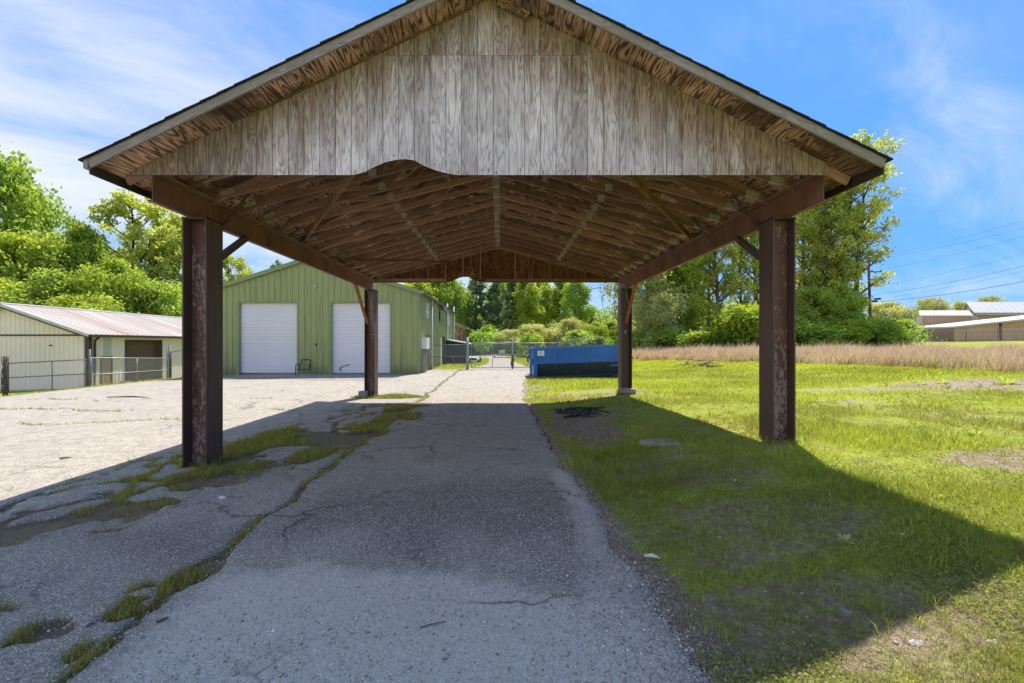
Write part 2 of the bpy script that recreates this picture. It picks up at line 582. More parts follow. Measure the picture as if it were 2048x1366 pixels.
def rusty_roof():
    m, t, b, o = new_mat('rusting_cream_roof')
    x, y, z = t.sep(t.pos())
    pan = t.noise(t.comb(0.0, t.math('FLOOR', t.math('MULTIPLY', y, 1.25)), 0.0), 3.7, 1, 0.5)
    run = t.noise(t.comb(t.math('MULTIPLY', x, 0.22), t.math('MULTIPLY', y, 2.6), 0.0), 1.0, 5, 0.6)
    k = t.math('ADD', t.math('MULTIPLY', pan, 0.55), t.math('MULTIPLY', run, 0.6))
    c = t.ramp(k, [(0.50, (0.60, 0.555, 0.50)), (0.66, (0.50, 0.385, 0.315)), (0.80, (0.36, 0.225, 0.17))])
    t.put(b.inputs['Base Color'], c)
    b.inputs['Roughness'].default_value = 0.5
    return m
M_RUSTROOF = rusty_roof()

def blue_paint():
    m, t, b, o = new_mat('blue_dumpster_paint')
    x, y, z = t.sep(t.obj((1, 1, 1), False))
    n = t.noise(t.obj((1.2, 1.2, 1.0), False), 1.3, 5, 0.6)
    c = t.ramp(n, [(0.3, (0.010, 0.085, 0.33)), (0.7, (0.014, 0.135, 0.50))])
    st = t.noise(t.comb(t.math('MULTIPLY', x, 9.0), t.math('MULTIPLY', y, 9.0), t.math('MULTIPLY', z, 0.9)), 1.0, 5, 0.65)
    c = t.mix(t.ramp(st, [(0.55, 0.0), (0.8, 0.6)]), c, (0.035, 0.042, 0.06))
    t.put(b.inputs['Base Color'], c)
    b.inputs['Roughness'].default_value = 0.38
    return m
M_BLUE = blue_paint()
def blue_grime():
    m, t, b, o = new_mat('grimy_blue_paint')
    x, y, z = t.sep(t.obj((1, 1, 1), False))
    n = t.noise(t.comb(t.math('MULTIPLY', x, 6.0), t.math('MULTIPLY', y, 6.0), t.math('MULTIPLY', z, 0.8)), 1.0, 6, 0.65)
    f = t.noise(t.obj((1, 1, 1), False), 2.2, 5, 0.6)
    k = t.math('ADD', t.math('MULTIPLY', n, 0.6), t.math('MULTIPLY', f, 0.45))
    c = t.ramp(k, [(0.38, (0.010, 0.034, 0.10)), (0.52, (0.020, 0.034, 0.062)), (0.68, (0.060, 0.060, 0.058))])
    t.put(b.inputs['Base Color'], c)
    b.inputs['Roughness'].default_value = 0.6
    return m
M_BLUEG = blue_grime()
M_BLUEL = plain('light_blue_paint', (0.055, 0.20, 0.42), 0.4, 0, 0.3, 4)

def leafy(name, dark, light, trans=0.45, rough=0.55, dry=None):
    """leaf colour from the per-leaf attribute 'tint'; thin leaves let some light through"""
    m, t, b, o = new_mat(name)
    a = t.attr('tint')
    c = t.ramp(a, [(0.0, dark), (1.0, light)] if dry is None else [(0.06, dry), (0.22, dark), (1.0, light)])
    r = t.rand()
    c = t.mix(t.math('MULTIPLY', r, 0.25), c, t.mix(0.5, c, (dark[0] * 1.1, dark[1] * 0.9, dark[2])))
    t.put(b.inputs['Base Color'], c)
    b.inputs['Roughness'].default_value = rough
    b.inputs['Specular IOR Level'].default_value = 0.18
    tr = t.n('ShaderNodeBsdfTranslucent')
    t.put(tr.inputs['Color'], t.mix(1.0, c, (1.25, 1.2, 0.6), 'MULTIPLY'))
    ms = t.n('ShaderNodeMixShader')
    ms.inputs[0].default_value = trans
    t.t.links.new(b.outputs[0], ms.inputs[1])
    t.t.links.new(tr.outputs[0], ms.inputs[2])
    t.t.links.new(ms.outputs[0], o.inputs['Surface'])
    return m

L_YEL = leafy('yellow_green_leaf', (0.27, 0.37, 0.055), (0.53, 0.62, 0.105), 0.55)
L_MID = leafy('mid_green_leaf', (0.23, 0.345, 0.065), (0.49, 0.61, 0.13), 0.55)
L_DEEP = leafy('deep_green_leaf', (0.207, 0.339, 0.067), (0.490, 0.660, 0.132), 0.5)
L_PINE = leafy('pine_needle', (0.167, 0.254, 0.137), (0.390, 0.488, 0.254), 0.35)
L_OLIVE = leafy('olive_leaf', (0.329, 0.374, 0.128), (0.660, 0.660, 0.329), 0.5)
L_SPRING = leafy('young_spring_leaf', (0.312, 0.403, 0.091), (0.650, 0.660, 0.195), 0.55)
L_VINE = leafy('bright_vine_leaf', (0.196, 0.322, 0.034), (0.483, 0.575, 0.081), 0.52)
L_GRASS = leafy('grass_blade', (0.21, 0.25, 0.062), (0.57, 0.63, 0.095), 0.55, 0.6, (0.40, 0.315, 0.18))
L_DRY = leafy('dry_reed', (0.42, 0.295, 0.245), (0.76, 0.61, 0.55), 0.35, 0.8)
L_WEED = leafy('weed_leaf', (0.169, 0.195, 0.052), (0.390, 0.429, 0.091), 0.4, 0.6)
L_JOINT = leafy('joint_weed', (0.202, 0.163, 0.078), (0.442, 0.468, 0.085), 0.4, 0.7)
L_STRAW = leafy('straw', (0.17, 0.125, 0.075), (0.37, 0.30, 0.20), 0.3, 0.9)
M_BARK = plain('grey_brown_bark', (0.20, 0.165, 0.135), 0.95, 0, 0.45, 12, spec=0.1)
M_BARKD = plain('dark_bark', (0.062, 0.050, 0.042), 0.95, 0, 0.45, 12, spec=0.1)

def asphalt():
    m, t, b, o = new_mat('old_asphalt')
    p = t.pos()
    x, y, z = t.sep(p)
    moss, stain_shade, crack, pale = t.attr('moss'), t.attr('stain_shade'), t.attr('crack'), t.attr('pale')
    n1 = t.noise(p, 0.9, 6, 0.6)
    n2 = t.noise(p, 6.0, 6, 0.65)
    n3 = t.noise(p, 55.0, 3, 0.7)
    c = t.ramp(n1, [(0.28, (0.405, 0.348, 0.274)), (0.72, (0.528, 0.458, 0.364))])
    c = t.mix(t.ramp(n2, [(0.35, 0.45), (0.65, 0.0)]), c, (0.215, 0.192, 0.170))
    # worn binder with pale stones showing
    vs = t.n('ShaderNodeTexVoronoi', feature='F1')
    t.put(vs.inputs['Vector'], p); vs.inputs['Scale'].default_value = 70.0
    cellr = t.sep(vs.outputs['Color'])[0]
    stone = t.math('MULTIPLY', t.ramp(vs.outputs['Distance'], [(0.30, 1.0), (0.46, 0.0)]), t.ramp(cellr, [(0.52, 0.0), (0.62, 1.0)]))
    vs2 = t.n('ShaderNodeTexVoronoi', feature='F1')
    t.put(vs2.inputs['Vector'], p); vs2.inputs['Scale'].default_value = 120.0
    cell2 = t.sep(vs2.outputs['Color'])[1]
    grit = t.math('MULTIPLY', t.ramp(vs2.outputs['Distance'], [(0.35, 1.0), (0.5, 0.0)]), t.ramp(cell2, [(0.5, 0.0), (0.6, 1.0)]))
    c = t.mix(t.math('MULTIPLY', t.ramp(n3, [(0.42, 0.8), (0.64, 0.0)]), 0.8), c, (0.125, 0.104, 0.084))
    c = t.mix(t.math('MULTIPLY', t.ramp(t.noise(p, 1.6, 7, 0.68, 0.4), [(0.52, 0.0), (0.72, 1.0)]), 0.42), c, (0.15, 0.125, 0.102))
    # long dark damp stain, shade painted before the green building, and dusty grey wear
    wk = t.math('ADD', stain_shade, t.math('MULTIPLY', t.math('SUBTRACT', n2, 0.5), 0.55))
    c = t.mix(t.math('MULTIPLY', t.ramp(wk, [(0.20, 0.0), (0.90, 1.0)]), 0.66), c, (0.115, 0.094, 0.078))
    pk = t.math('ADD', pale, t.math('MULTIPLY', t.math('SUBTRACT', n2, 0.5), 0.7))
    c = t.mix(t.math('MULTIPLY', t.ramp(pk, [(0.25, 0.0), (0.75, 1.0)]), 0.8), c, (0.58, 0.51, 0.42))
    c = t.mix(t.math('MULTIPLY', grit, 0.72), c, t.ramp(cell2, [(0.5, (0.13, 0.11, 0.09)), (0.72, (0.26, 0.23, 0.19)), (0.8, (0.60, 0.54, 0.46)), (1.0, (0.82, 0.76, 0.67))]))
    c = t.mix(t.math('MULTIPLY', stone, 0.66), c, t.ramp(cellr, [(0.52, (0.48, 0.44, 0.385)), (0.8, (0.70, 0.64, 0.56)), (1.0, (0.95, 0.89, 0.80))]))
    # faint cracking
    wv = t.vmath('ADD', p, t.vmath('MULTIPLY', t.comb(t.noise(p, 1.7, 4), t.noise(t.vmath('ADD', p, (9, 4, 0)), 1.7, 4), 0.0), (0.9, 0.9, 0.0)))
    ed = t.voro(wv, 0.55, 'DISTANCE_TO_EDGE')
    cr = t.math('MULTIPLY', t.ramp(ed, [(0.004, 1.0), (0.013, 0.0)]), t.ramp(t.noise(p, 0.6, 3), [(0.45, 0.0), (0.6, 1.0)]))
    c = t.mix(t.math('MULTIPLY', cr, 0.75), c, (0.06, 0.052, 0.04))
    ck = t.ramp(t.math('ADD', crack, t.math('MULTIPLY', t.math('SUBTRACT', n2, 0.5), 0.5)), [(0.5, 0.0), (0.66, 1.0)])
    c = t.mix(ck, c, (0.05, 0.042, 0.033))
    # soil and moss where the surface has gone
    mk = t.ramp(t.math('ADD', moss, t.math('MULTIPLY', t.math('SUBTRACT', n2, 0.5), 0.9)), [(0.46, 0.0), (0.56, 1.0)])
    soil = t.ramp(t.noise(p, 13.0, 6, 0.7), [(0.3, (0.085, 0.066, 0.048)), (0.48, (0.185, 0.145, 0.10)), (0.64, (0.19, 0.165, 0.085)), (0.8, (0.29, 0.24, 0.16))])
    c = t.mix(mk, c, soil)
    # leaf litter and dry weed specks further off
    lit = t.noise(t.comb(t.math('MULTIPLY', x, 4.0), t.math('MULTIPLY', y, 4.0), 0.0), 1.0, 7, 0.75)
    zone = t.ramp(t.noise(p, 0.33, 3, 0.5), [(0.40, 0.0), (0.62, 1.0)])
    c = t.mix(t.math('MULTIPLY', t.math('MULTIPLY', t.ramp(lit, [(0.60, 0.0), (0.66, 0.9)]), zone), t.attr('lot')), c, (0.19, 0.155, 0.085))
    t.put(b.inputs['Base Color'], c)
    b.inputs['Roughness'].default_value = 0.9
    b.inputs['Specular IOR Level'].default_value = 0.22
    hh = t.math('ADD', t.math('MULTIPLY', stone, 0.6), t.math('MULTIPLY', n3, 0.6))
    hh = t.math('ADD', hh, t.math('MULTIPLY', mk, t.noise(p, 40, 4, 0.7)))
    bump(t, b, hh, 0.55, 0.008)
    return m
M_ASPHALT = asphalt()

def ground_mat():
    m, t, b, o = new_mat('field_ground')
    p = t.pos()
    bare = t.attr('bare')
    n1 = t.noise(p, 0.45, 5, 0.6)
    n2 = t.noise(p, 3.5, 6, 0.65)
    n3 = t.noise(p, 26.0, 5, 0.7)
    g = t.ramp(n1, [(0.25, (0.23, 0.29, 0.036)), (0.5, (0.40, 0.455, 0.045)), (0.78, (0.52, 0.49, 0.10))])
    g = t.mix(t.ramp(n3, [(0.36, 0.7), (0.56, 0.0)]), g, (0.12, 0.135, 0.03))
    n4 = t.noise(p, 95.0, 4, 0.75)
    g = t.mix(t.ramp(n4, [(0.38, 0.6), (0.52, 0.0)]), g, (0.13, 0.115, 0.055))
    g = t.mix(t.ramp(n4, [(0.55, 0.0), (0.72, 0.6)]), g, (0.36, 0.33, 0.12))
    straw = t.ramp(n3, [(0.3, (0.10, 0.078, 0.048)), (0.7, (0.27, 0.21, 0.13))])
    g = t.mix(t.ramp(n2, [(0.52, 0.0), (0.70, 0.75)]), g, straw)
    soil = t.ramp(t.noise(p, 18.0, 6, 0.7), [(0.28, (0.15, 0.112, 0.075)), (0.52, (0.33, 0.255, 0.175)), (0.8, (0.55, 0.47, 0.36))])
    k = t.ramp(t.math('ADD', bare, t.math('MULTIPLY', t.math('SUBTRACT', n2, 0.5), 1.0)), [(0.38, 0.0), (0.62, 1.0)])
    c = t.mix(k, g, soil)
    ch = t.ramp(t.math('ADD', t.attr('char'), t.math('MULTIPLY', t.math('SUBTRACT', t.math('ADD', t.math('MULTIPLY', n2, 0.5), t.math('MULTIPLY', n3, 0.5)), 0.5), 2.6)), [(0.45, 0.0), (0.6, 1.0)])
    c = t.mix(ch, c, t.ramp(n3, [(0.3, (0.012, 0.011, 0.010)), (0.7, (0.06, 0.055, 0.05))]))
    st = t.voro(p, 55.0)
    c = t.mix(t.math('MULTIPLY', t.math('MULTIPLY', t.ramp(st, [(0.12, 1.0), (0.25, 0.0)]), k), 0.5), c, (0.42, 0.40, 0.37))
    t.put(b.inputs['Base Color'], c)
    b.inputs['Roughness'].default_value = 1.0
    b.inputs['Specular IOR Level'].default_value = 0.1
    bump(t, b, t.math('ADD', n3, t.noise(p, 90.0, 3, 0.7)), 0.6, 0.02)
    return m
M_GROUND = ground_mat()

# ------------------------------------------------------------------ ground and pavement
def right_edge(Y):
    """east edge of the drive"""
    Y = np.asarray(Y, float)
    e = np.interp(Y, [0, 2.05, 2.95, 3.5, 4.2, 6.5, 9, 12.3, 17, 22, 26, 29, 33, 38, 44, 52, 60], [1.0, 0.93, 0.90, 0.80, 0.88, 0.78, 0.74, 0.66, 0.85, 1.25, 1.75, 1.9, 1.5, 1.2, 1.0, 0.4, -1.0])
    w_ = 1 + Y * 0.02
    return e + (fbm(Y * 2.3, Y * 0 + 3.3, 5, 5) - 0.5) * 0.26 * w_ + (fbm(Y * 11, Y * 0 + 1.1, 6, 3) - 0.5) * 0.07

def left_edge(Y):
    """west edge of the lot; past the green building the drive narrows"""
    Y = np.asarray(Y, float)
    e = np.interp(Y, [0, 10, 14.4, 18, 22.8, 26.0, 26.6, 30, 35, 44, 52, 60], [-16.5, -16.4, -16.2, -16.3, -16.5, -16.0, -2.3, -1.5, -0.9, -1.2, -1.8, -3.5])
    return e + (fbm(Y * 1.1, Y * 0 + 8.3, 9, 5) - 0.5) * 0.7 * sstep(0, 6, Y)

def seam(Y):
    """the old joint along the west side of the drive"""
    Y = np.asarray(Y, float)
    return np.interp(Y, [0, 2.2, 2.9, 3.6, 5.0, 6.9, 10.9, 13, 26, 60], [-1.9, -2.0, -2.06, -2.03, -2.12, -2.15, -2.19, -2.2, -2.4, -2.6]) + (fbm(Y * 1.6, Y * 0, 3, 4) - 0.5) * 0.28

def band_mid(Y):
    return np.interp(Y, [2.5, 3.7, 4.6, 5.7, 7.2, 9.0, 10.5, 12.5], [-4.9, -4.3, -3.9, -3.5, -3.1, -2.75, -2.5, -2.9])

def moss_mask(X, Y):
    wob = fbm(X * 1.3, Y * 1.3, 21, 4) - 0.5
    d = np.abs(X - band_mid(Y) + wob * 0.9)
    band = (1 - sstep(0.45, 1.25, d)) * sstep(2.8, 3.8, Y) * (1 - sstep(10.6, 12.2, Y))
    # broken slabs left standing proud in the band
    gx, gy = X * 1.9 + wob * 1.8, Y * 1.15 + (fbm(X * 1.7, Y * 1.7, 31, 3) - 0.5) * 1.8
    ix, iy = np.floor(gx), np.floor(gy)
    best = np.full(X.shape, 9.0); sec = np.full(X.shape, 9.0); idv = np.zeros(X.shape)
    for dx in (-1, 0, 1):
        for dy in (-1, 0, 1):
            cx, cy = ix + dx, iy + dy
            px_ = cx + _hash(cx, cy, 41); py_ = cy + _hash(cx, cy, 42)
            q = np.hypot(gx - px_, gy - py_)
            idn = _hash(cx, cy, 43)
            nb = q < best
            sec = np.where(nb, best, np.minimum(sec, q))
            idv = np.where(nb, idn, idv)
            best = np.minimum(best, q)
    edge = sec - best
    slab = sstep(0.05, 0.2, edge + (fbm(X * 6, Y * 6, 39, 3) - 0.5) * 0.25) * (idv > 0.40)
    m = band * (1 - 0.95 * slab)
    # joints between slabs carry moss a little further out
    near = (1 - sstep(0.9, 1.7, d)) * sstep(2.6, 3.6, Y) * (1 - sstep(11, 13, Y))
    m = np.maximum(m, near * (1 - sstep(0.015, 0.06, edge)) * 0.85 * (idv > 0.25))
    # weeds along the joint
    wj = 0.030 + 0.10 * sstep(0.45, 0.75, fbm(Y * 1.3, Y * 0 + 5, 51, 3)) * sstep(2.1, 2.5, Y)
    wj = np.where(Y < 12.5, wj, 0.05)
    dj = np.abs(X - seam(Y))
    m = np.maximum(m, (1 - sstep(wj * 0.6, wj * 1.4, dj)) * np.where(Y < 2.1, 0.55, 0.95) * np.where((Y > 11) & (Y < 60), 0.85, 1))
    # clump at the near west corner
    rag = (fbm(X * 7, Y * 7, 35, 4) - 0.5) * 1.7
    c1 = 1 - sstep(0.5, 1.0, np.hypot((X + 2.18) / 0.16, (Y - 2.63) / 0.20) + rag)
    c2 = 1 - sstep(0.5, 1.0, np.hypot((X + 2.42) / 0.15, (Y - 2.40) / 0.13) + rag)
    c3 = 1 - sstep(0.5, 1.0, np.hypot((X + 2.10) / 0.06, (Y - 2.22) / 0.14) + rag)
    c4 = 1 - sstep(0.5, 1.0, np.hypot((X + 2.9) / 0.22, (Y - 2.62) / 0.05) + rag)
    m = np.maximum.reduce([m, c1, c2, c3, c4 * 0.9])
    # soil shelf on the east side of the band, and thin growth across the joint by the rear post
    s1 = (1 - sstep(0.10, 0.42, np.abs(X - np.interp(Y, [4.5, 7, 10, 12], [-2.9, -2.5, -2.3, -2.3]) + wob * 0.4))) * sstep(5.2, 6.2, Y) * (1 - sstep(11, 12.4, Y))
    m = np.maximum(m, s1 * 0.85)
    r1 = (1 - sstep(0.5, 1.1, np.hypot((X + 3.5) / 1.3, (Y - 13.0) / 0.55) + wob * 1.2))
    m = np.maximum(m, r1 * 0.9)
    # weed lines across the lot
    for yy, k, sd in ((8.8, 0.05, 61), (10.4, -0.03, 62), (12.6, 0.02, 63), (15.5, 0.0, 64), (25.2, 0.0, 65)):
        ln = (1 - sstep(0.02, 0.10, np.abs(Y - yy - k * (X + 8) + (fbm(X * 0.7, X * 0, sd, 4) - 0.5) * 1.3))) * sstep(0.48, 0.60, fbm(X * 0.9, X * 0 + 2, sd + 7, 3))
        m = np.maximum(m, ln * 0.75 * (X < np.where(yy > 20, 3, -4.6)))
    return m

def axis_lines(segs):
    out = []
    for a, b, st in segs:
        out.append(np.arange(a, b - 1e-6, st))
    out.append([segs[-1][1]])
    return np.concatenate(out)

def grid_faces(nx, ny):
    i = np.arange(nx - 1)[None, :] + nx * np.arange(ny - 1)[:, None]
    i = i.ravel()
    return np.stack([i, i + 1, i + nx + 1, i + nx], 1)

# pavement: columns run from the west edge to the east edge of the sheet
ys = axis_lines([(0.3, 1.6, 0.1), (1.6, 8, 0.035), (8, 13.6, 0.07), (13.6, 30, 0.22), (30, 60, 0.8)])
u_near = axis_lines([(-5.4, 0.9, 0.036)])            # fine columns, given as X where the sheet is at full width
cols = np.concatenate([np.linspace(0, 0.94, 46), ])
nxf = len(u_near)
rows = []
for Yv in ys:
    le, re_ = float(left_edge(Yv)), float(right_edge(Yv))
    span = re_ - le
    if span > 8:
        a = np.linspace(le, -5.4, 46)[:-1]
        bx = -5.4 + (u_near + 5.4) / (0.9 + 5.4) * (re_ + 5.4)
        rows.append(np.concatenate([a, bx]))
    else:
        rows.append(np.linspace(le, re_, 45 + nxf))
Xp = np.array(rows); Yp = np.repeat(ys[:, None], Xp.shape[1], 1)
moss = moss_mask(Xp, Yp)
wobble = fbm(Xp * 0.9, Yp * 0.9, 71, 4)
wob2 = fbm(Xp * 2.2, Yp * 1.6, 76, 5)
stain_shade = sstep(2.75, 3.75, Yp + (wobble - 0.5) * 1.6 + (wob2 - 0.5) * 1.0 + 0.12 * Xp) * (1 - sstep(4.2, 6.8, Yp + (wobble - 0.5) * 3.0 + (wob2 - 0.5) * 1.5)) * sstep(-2.1, -1.7, Xp) * 0.95
stain_shade = np.maximum(stain_shade, 0.55 * sstep(0.45, 0.65, fbm(Xp * 0.8, Yp * 0.5, 72, 4)) * sstep(3.0, 3.4, Yp) * (1 - sstep(5, 7.5, Yp)) * (Xp > -2.1))
stain_shade = np.maximum(stain_shade, 0.8 * sstep(2.8, 3.6, Yp + 1.2 * (wobble - .5)) * (1 - sstep(3.6, 4.4, Yp + 1.2 * (wob2 - .5))) * (Xp < -2.0) * (Xp > -4.4))
stain_shade = np.maximum(stain_shade, 0.55 * (1 - sstep(0.5, 1.0, np.hypot((Xp + 0.9) / 0.5, (Yp - 10.6) / 0.6) + (wobble - .5))))
stain_shade = np.maximum(stain_shade, 0.95 * sstep(17.6, 19.5, Yp + (wobble - 0.5) * 3 + 0.12 * (Xp + 10)) * (0.45 + 0.55 * sstep(0.4, 0.6, fbm(Xp * 0.3, Yp, 74, 4))) * (Xp < -4.6) * (Xp > -15.5))  # apron stain mixed with painted shade that widens the green building's shadow
pale = (1 - sstep(2.75, 3.15, Yp + (wobble - 0.5) * 0.7 + 0.10 * Xp)) * sstep(-2.2, -1.6, Xp) * 0.8
pale = np.maximum(pale, 0.9 * (1 - sstep(0.0, 0.35, np.abs(right_edge(Yp) - 0.10 - Xp))) * sstep(2, 3, Yp) * (1 - sstep(5, 6, Yp)) * 0.8)
pale = np.maximum(pale, 0.30 * sstep(5.6, 8.5, Yp) * (Xp > -2.2))
pale = np.maximum(pale, 0.30 * (Xp < -4.2) * sstep(2.5, 4.5, Yp))
pale = np.maximum(pale, 0.30 * sstep(11.5, 14, Yp))
lot = ((Xp < -4.4) | (Yp > 12.2)).astype(float)
crk = (1 - sstep(0.006, 0.03, np.abs(Xp - seam(Yp)))) * (Yp < 60) * 0.9
und = (fbm(Xp * 0.5, Yp * 0.5, 81, 3) - 0.5) * 0.03
Zp = gz(Xp, Yp) * (Xp < -12) + 0.014 + und * sstep(1.5, 3, Yp) - 0.034 * sstep(0.35, 0.7, moss) * (Yp < 14)
edge_d = np.minimum(right_edge(Yp) - Xp, Xp - left_edge(Yp))
Zp = Zp - 0.03 * (1 - sstep(0.0, 0.06, edge_d))
Vp = np.stack([Xp.ravel(), Yp.ravel(), Zp.ravel()], 1)
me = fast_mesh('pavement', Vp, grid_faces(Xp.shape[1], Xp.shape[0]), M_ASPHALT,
               dict(moss=moss.ravel(), stain_shade=stain_shade.ravel(), pale=pale.ravel(), crack=crk.ravel(), lot=lot.ravel()), smooth=True)
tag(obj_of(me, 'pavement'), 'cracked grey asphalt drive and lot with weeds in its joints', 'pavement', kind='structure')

# ground sheet out to the horizon
xs = axis_lines([(-900, -200, 140), (-200, -60, 20), (-60, -12, 1.5), (-12, 0.3, 0.7), (0.3, 6, 0.055), (6, 14, 0.16), (14, 40, 0.8), (40, 120, 5), (120, 900, 120)])
yg = axis_lines([(-60, 0, 10), (0, 1.4, 0.35), (1.4, 9, 0.055), (9, 20, 0.16), (20, 60, 0.7), (60, 160, 6), (160, 1400, 120)])
Xg, Yg = np.meshgrid(xs, yg)
def bare_mask(X, Y):
    n = fbm(X * 0.55, Y * 0.55, 91, 4)
    b = 0.50 * sstep(0.52, 0.72, n)
    b = np.maximum(b, 0.95 * (1 - sstep(0.02, 0.26, X - right_edge(Y) + (n - 0.5) * 0.9)) * (Y < 30) * (X > right_edge(Y) - 0.5))
    b = np.maximum(b, 0.92 * (1 - sstep(0.55, 1.1, np.hypot((X - 1.55) / 0.75, (Y - 8.6) / 2.4) + (n - 0.5))))
    b = np.maximum(b, 0.55 * (1 - sstep(0.5, 1.1, np.hypot((X - 2.0) / 1.5, (Y - 3.6) / 0.85) + (n - 0.5) * 1.2)))
    b = np.maximum(b, 0.58 * (1 - sstep(0.5, 1.1, np.hypot((X - 2.0) / 1.9, (Y - 2.35) / 0.55) + (n - 0.5) * 1.2)))
    b = np.maximum(b, 0.72 * (1 - sstep(0.5, 1.1, np.hypot((X - 12.6) / 5.0, (Y - 12.0) / 1.5) + (n - 0.5) * 1.4)))
    b = np.maximum(b, 0.62 * (1 - sstep(0.5, 1.1, np.hypot((X - 5.8) / 1.6, (Y - 4.6) / 0.5) + (n - 0.5) * 1.2)))
    b = np.maximum(b, 0.80 * (1 - sstep(0.5, 1.1, np.hypot((X - 1.35) / 0.7, (Y - 15.5) / 1.3) + (n - 0.5))))
    b = np.maximum(b, 0.85 * (1 - sstep(0.5, 1.1, np.hypot((X - 3.6) / 0.75, (Y - 12.4) / 0.6) + (n - 0.5))))
    b = np.maximum(b, 0.9 * sstep(-26, -18.6, X) * (1 - sstep(-17.0, -16.0, X)) * sstep(0.42, 0.6, fbm(X * .8, Y * .8, 93, 3)))
    return b
bare = bare_mask(Xg, Yg)
nn = fbm(Xg * 1.2, Yg * 1.2, 95, 4)
char = 0.78 * (1 - sstep(0.3, 1.0, np.hypot((Xg - 1.75) / 0.75, (Yg - 9.6) / 1.25) + (nn - 0.5) * 1.3))
Zg = gz(Xg, Yg) + (fbm(Xg * 0.8, Yg * 0.8, 97, 4) - 0.5) * 0.07 * sstep(1.2, 2.5, Xg) + (fbm(Xg * 6, Yg * 6, 98, 3) - 0.5) * 0.02 * (Xg > 0.6)
inside = (Xg < right_edge(Yg) + 0.02) & (Xg > left_edge(Yg)) & (Yg < 60)
Zg = Zg - 0.07 * inside
Zg = Zg + 0.004 * (~inside)
Vg = np.stack([Xg.ravel(), Yg.ravel(), Zg.ravel()], 1)
me = fast_mesh('ground', Vg, grid_faces(len(xs), len(yg)), M_GROUND, dict(bare=bare.ravel(), char=char.ravel()), smooth=True)
tag(obj_of(me, 'ground'), 'open field of yellow green turf with bare soil patches', 'ground', kind='structure')
# ------------------------------------------------------------------ the open carport
XR, ML, MR = -0.081, 0.4835, 0.498
YF, YS, YB = 4.55, 4.90, 13.55          # rake board, front siding, rear siding
XL, XE = -4.146, 3.865                  # eaves
ZA = 5.28                               # underside of the rake boards at the ridge
def zrake(x):
    return ZA - (ML * (XR - x) if x < XR else MR * (x - XR))
def zdeck(x):
    return zrake(x) + 0.045

carport = empty('carport', (-0.1, 9.2, 0))
tag(carport, 'open timber roofed carport with grey boarded gable on four rusty steel columns', 'carport')

_lum = {}
def lumber(name, mat, parent, p0, p1, w, h, up=(0, 0, 1), label=None):
    """straight member as its own object: local X runs along it, w across, h along up; alike members share a mesh"""
    p0, p1 = Vector(p0), Vector(p1)
    d = p1 - p0
    L = d.length
    d.normalize()
    side = Vector(up).cross(d)
    if side.length < 1e-5: side = Vector((0, 1, 0)).cross(d)
    side.normalize()
    u2 = d.cross(side)
    key = (round(L, 3), w, h, mat.name)
    if key not in _lum:
        m = MB(); m.box(-L / 2, L / 2, -w / 2, w / 2, -h / 2, h / 2)
        me = bpy.data.meshes.new(name)
        me.from_pydata(m.v, [], m.f); me.materials.append(mat); me.update()
        _lum[key] = me
    o = bpy.data.objects.new(name, _lum[key])
    col.objects.link(o)
    R = Matrix((d, side, u2)).transposed().to_4x4()
    if parent is not None: o.parent = parent
    o.matrix_local = Matrix.Translation((p0 + p1) / 2 - (wloc(parent) if parent else Vector())) @ R
    if label: o['label'] = label
    return o

# columns: wide-flange posts, web across the drive
def column(x0, x1, y0, y1, zb, slot, wmat, lab):
    m = MB()
    m.box(x0, x0 + 0.018, y0, y1, zb - 0.15, 3.12)
    m.box(x1 - 0.018, x1, y0, y1, zb - 0.15, 3.12)
    m.box(x0, x1, y0, y1, 3.105, 3.1195)
    c = m.build('column', M_COL, carport, label=lab)
    wy = (y0 + y1) / 2
    a, b = x0 + 0.018, x1 - 0.018
    q = MB()
    sx0, sx1, sz0, sz1 = slot
    if slot[0] is None:
        q.box(a, b, wy - 0.006, wy + 0.006, zb - 0.15, 3.105)
        q.build('web', wmat, c)
        return c
    q.box(a, b, wy - 0.006, wy + 0.006, zb - 0.15, sz0)
    q.box(a, b, wy - 0.006, wy + 0.006, sz1, 3.105)
    q.box(a, sx0, wy - 0.006, wy + 0.006, sz0, sz1)
    q.box(sx1, b, wy - 0.006, wy + 0.006, sz0, sz1)
    for cx, s in ((sx0, 1), (sx1, -1)):          # rounded slot corners
        for cz, r in ((sz0, 1), (sz1, -1)):
            e = 0.016
            q.prism([(cx, cz), (cx + s * e, cz), (cx, cz + r * e)], wy - 0.0055, wy + 0.0055)
    q.build('web', wmat, c)
    return c
column(-3.95, -3.646, 5.58, 5.91, 0.0, (-3.735, -3.672, 2.745, 2.86), M_WEB, None)
column(3.379, 3.66, 5.58, 5.88, 0.30, (None,) * 4, M_WEB, 'column with pale paint flaking from its web')
column(-3.95, -3.646, 13.05, 13.40, 0.0, (None,) * 4, M_WEB, None)
column(3.41, 3.72, 12.72, 13.05, 0.15, (3.55, 3.605, 1.82, 1.93), M_COL, None)

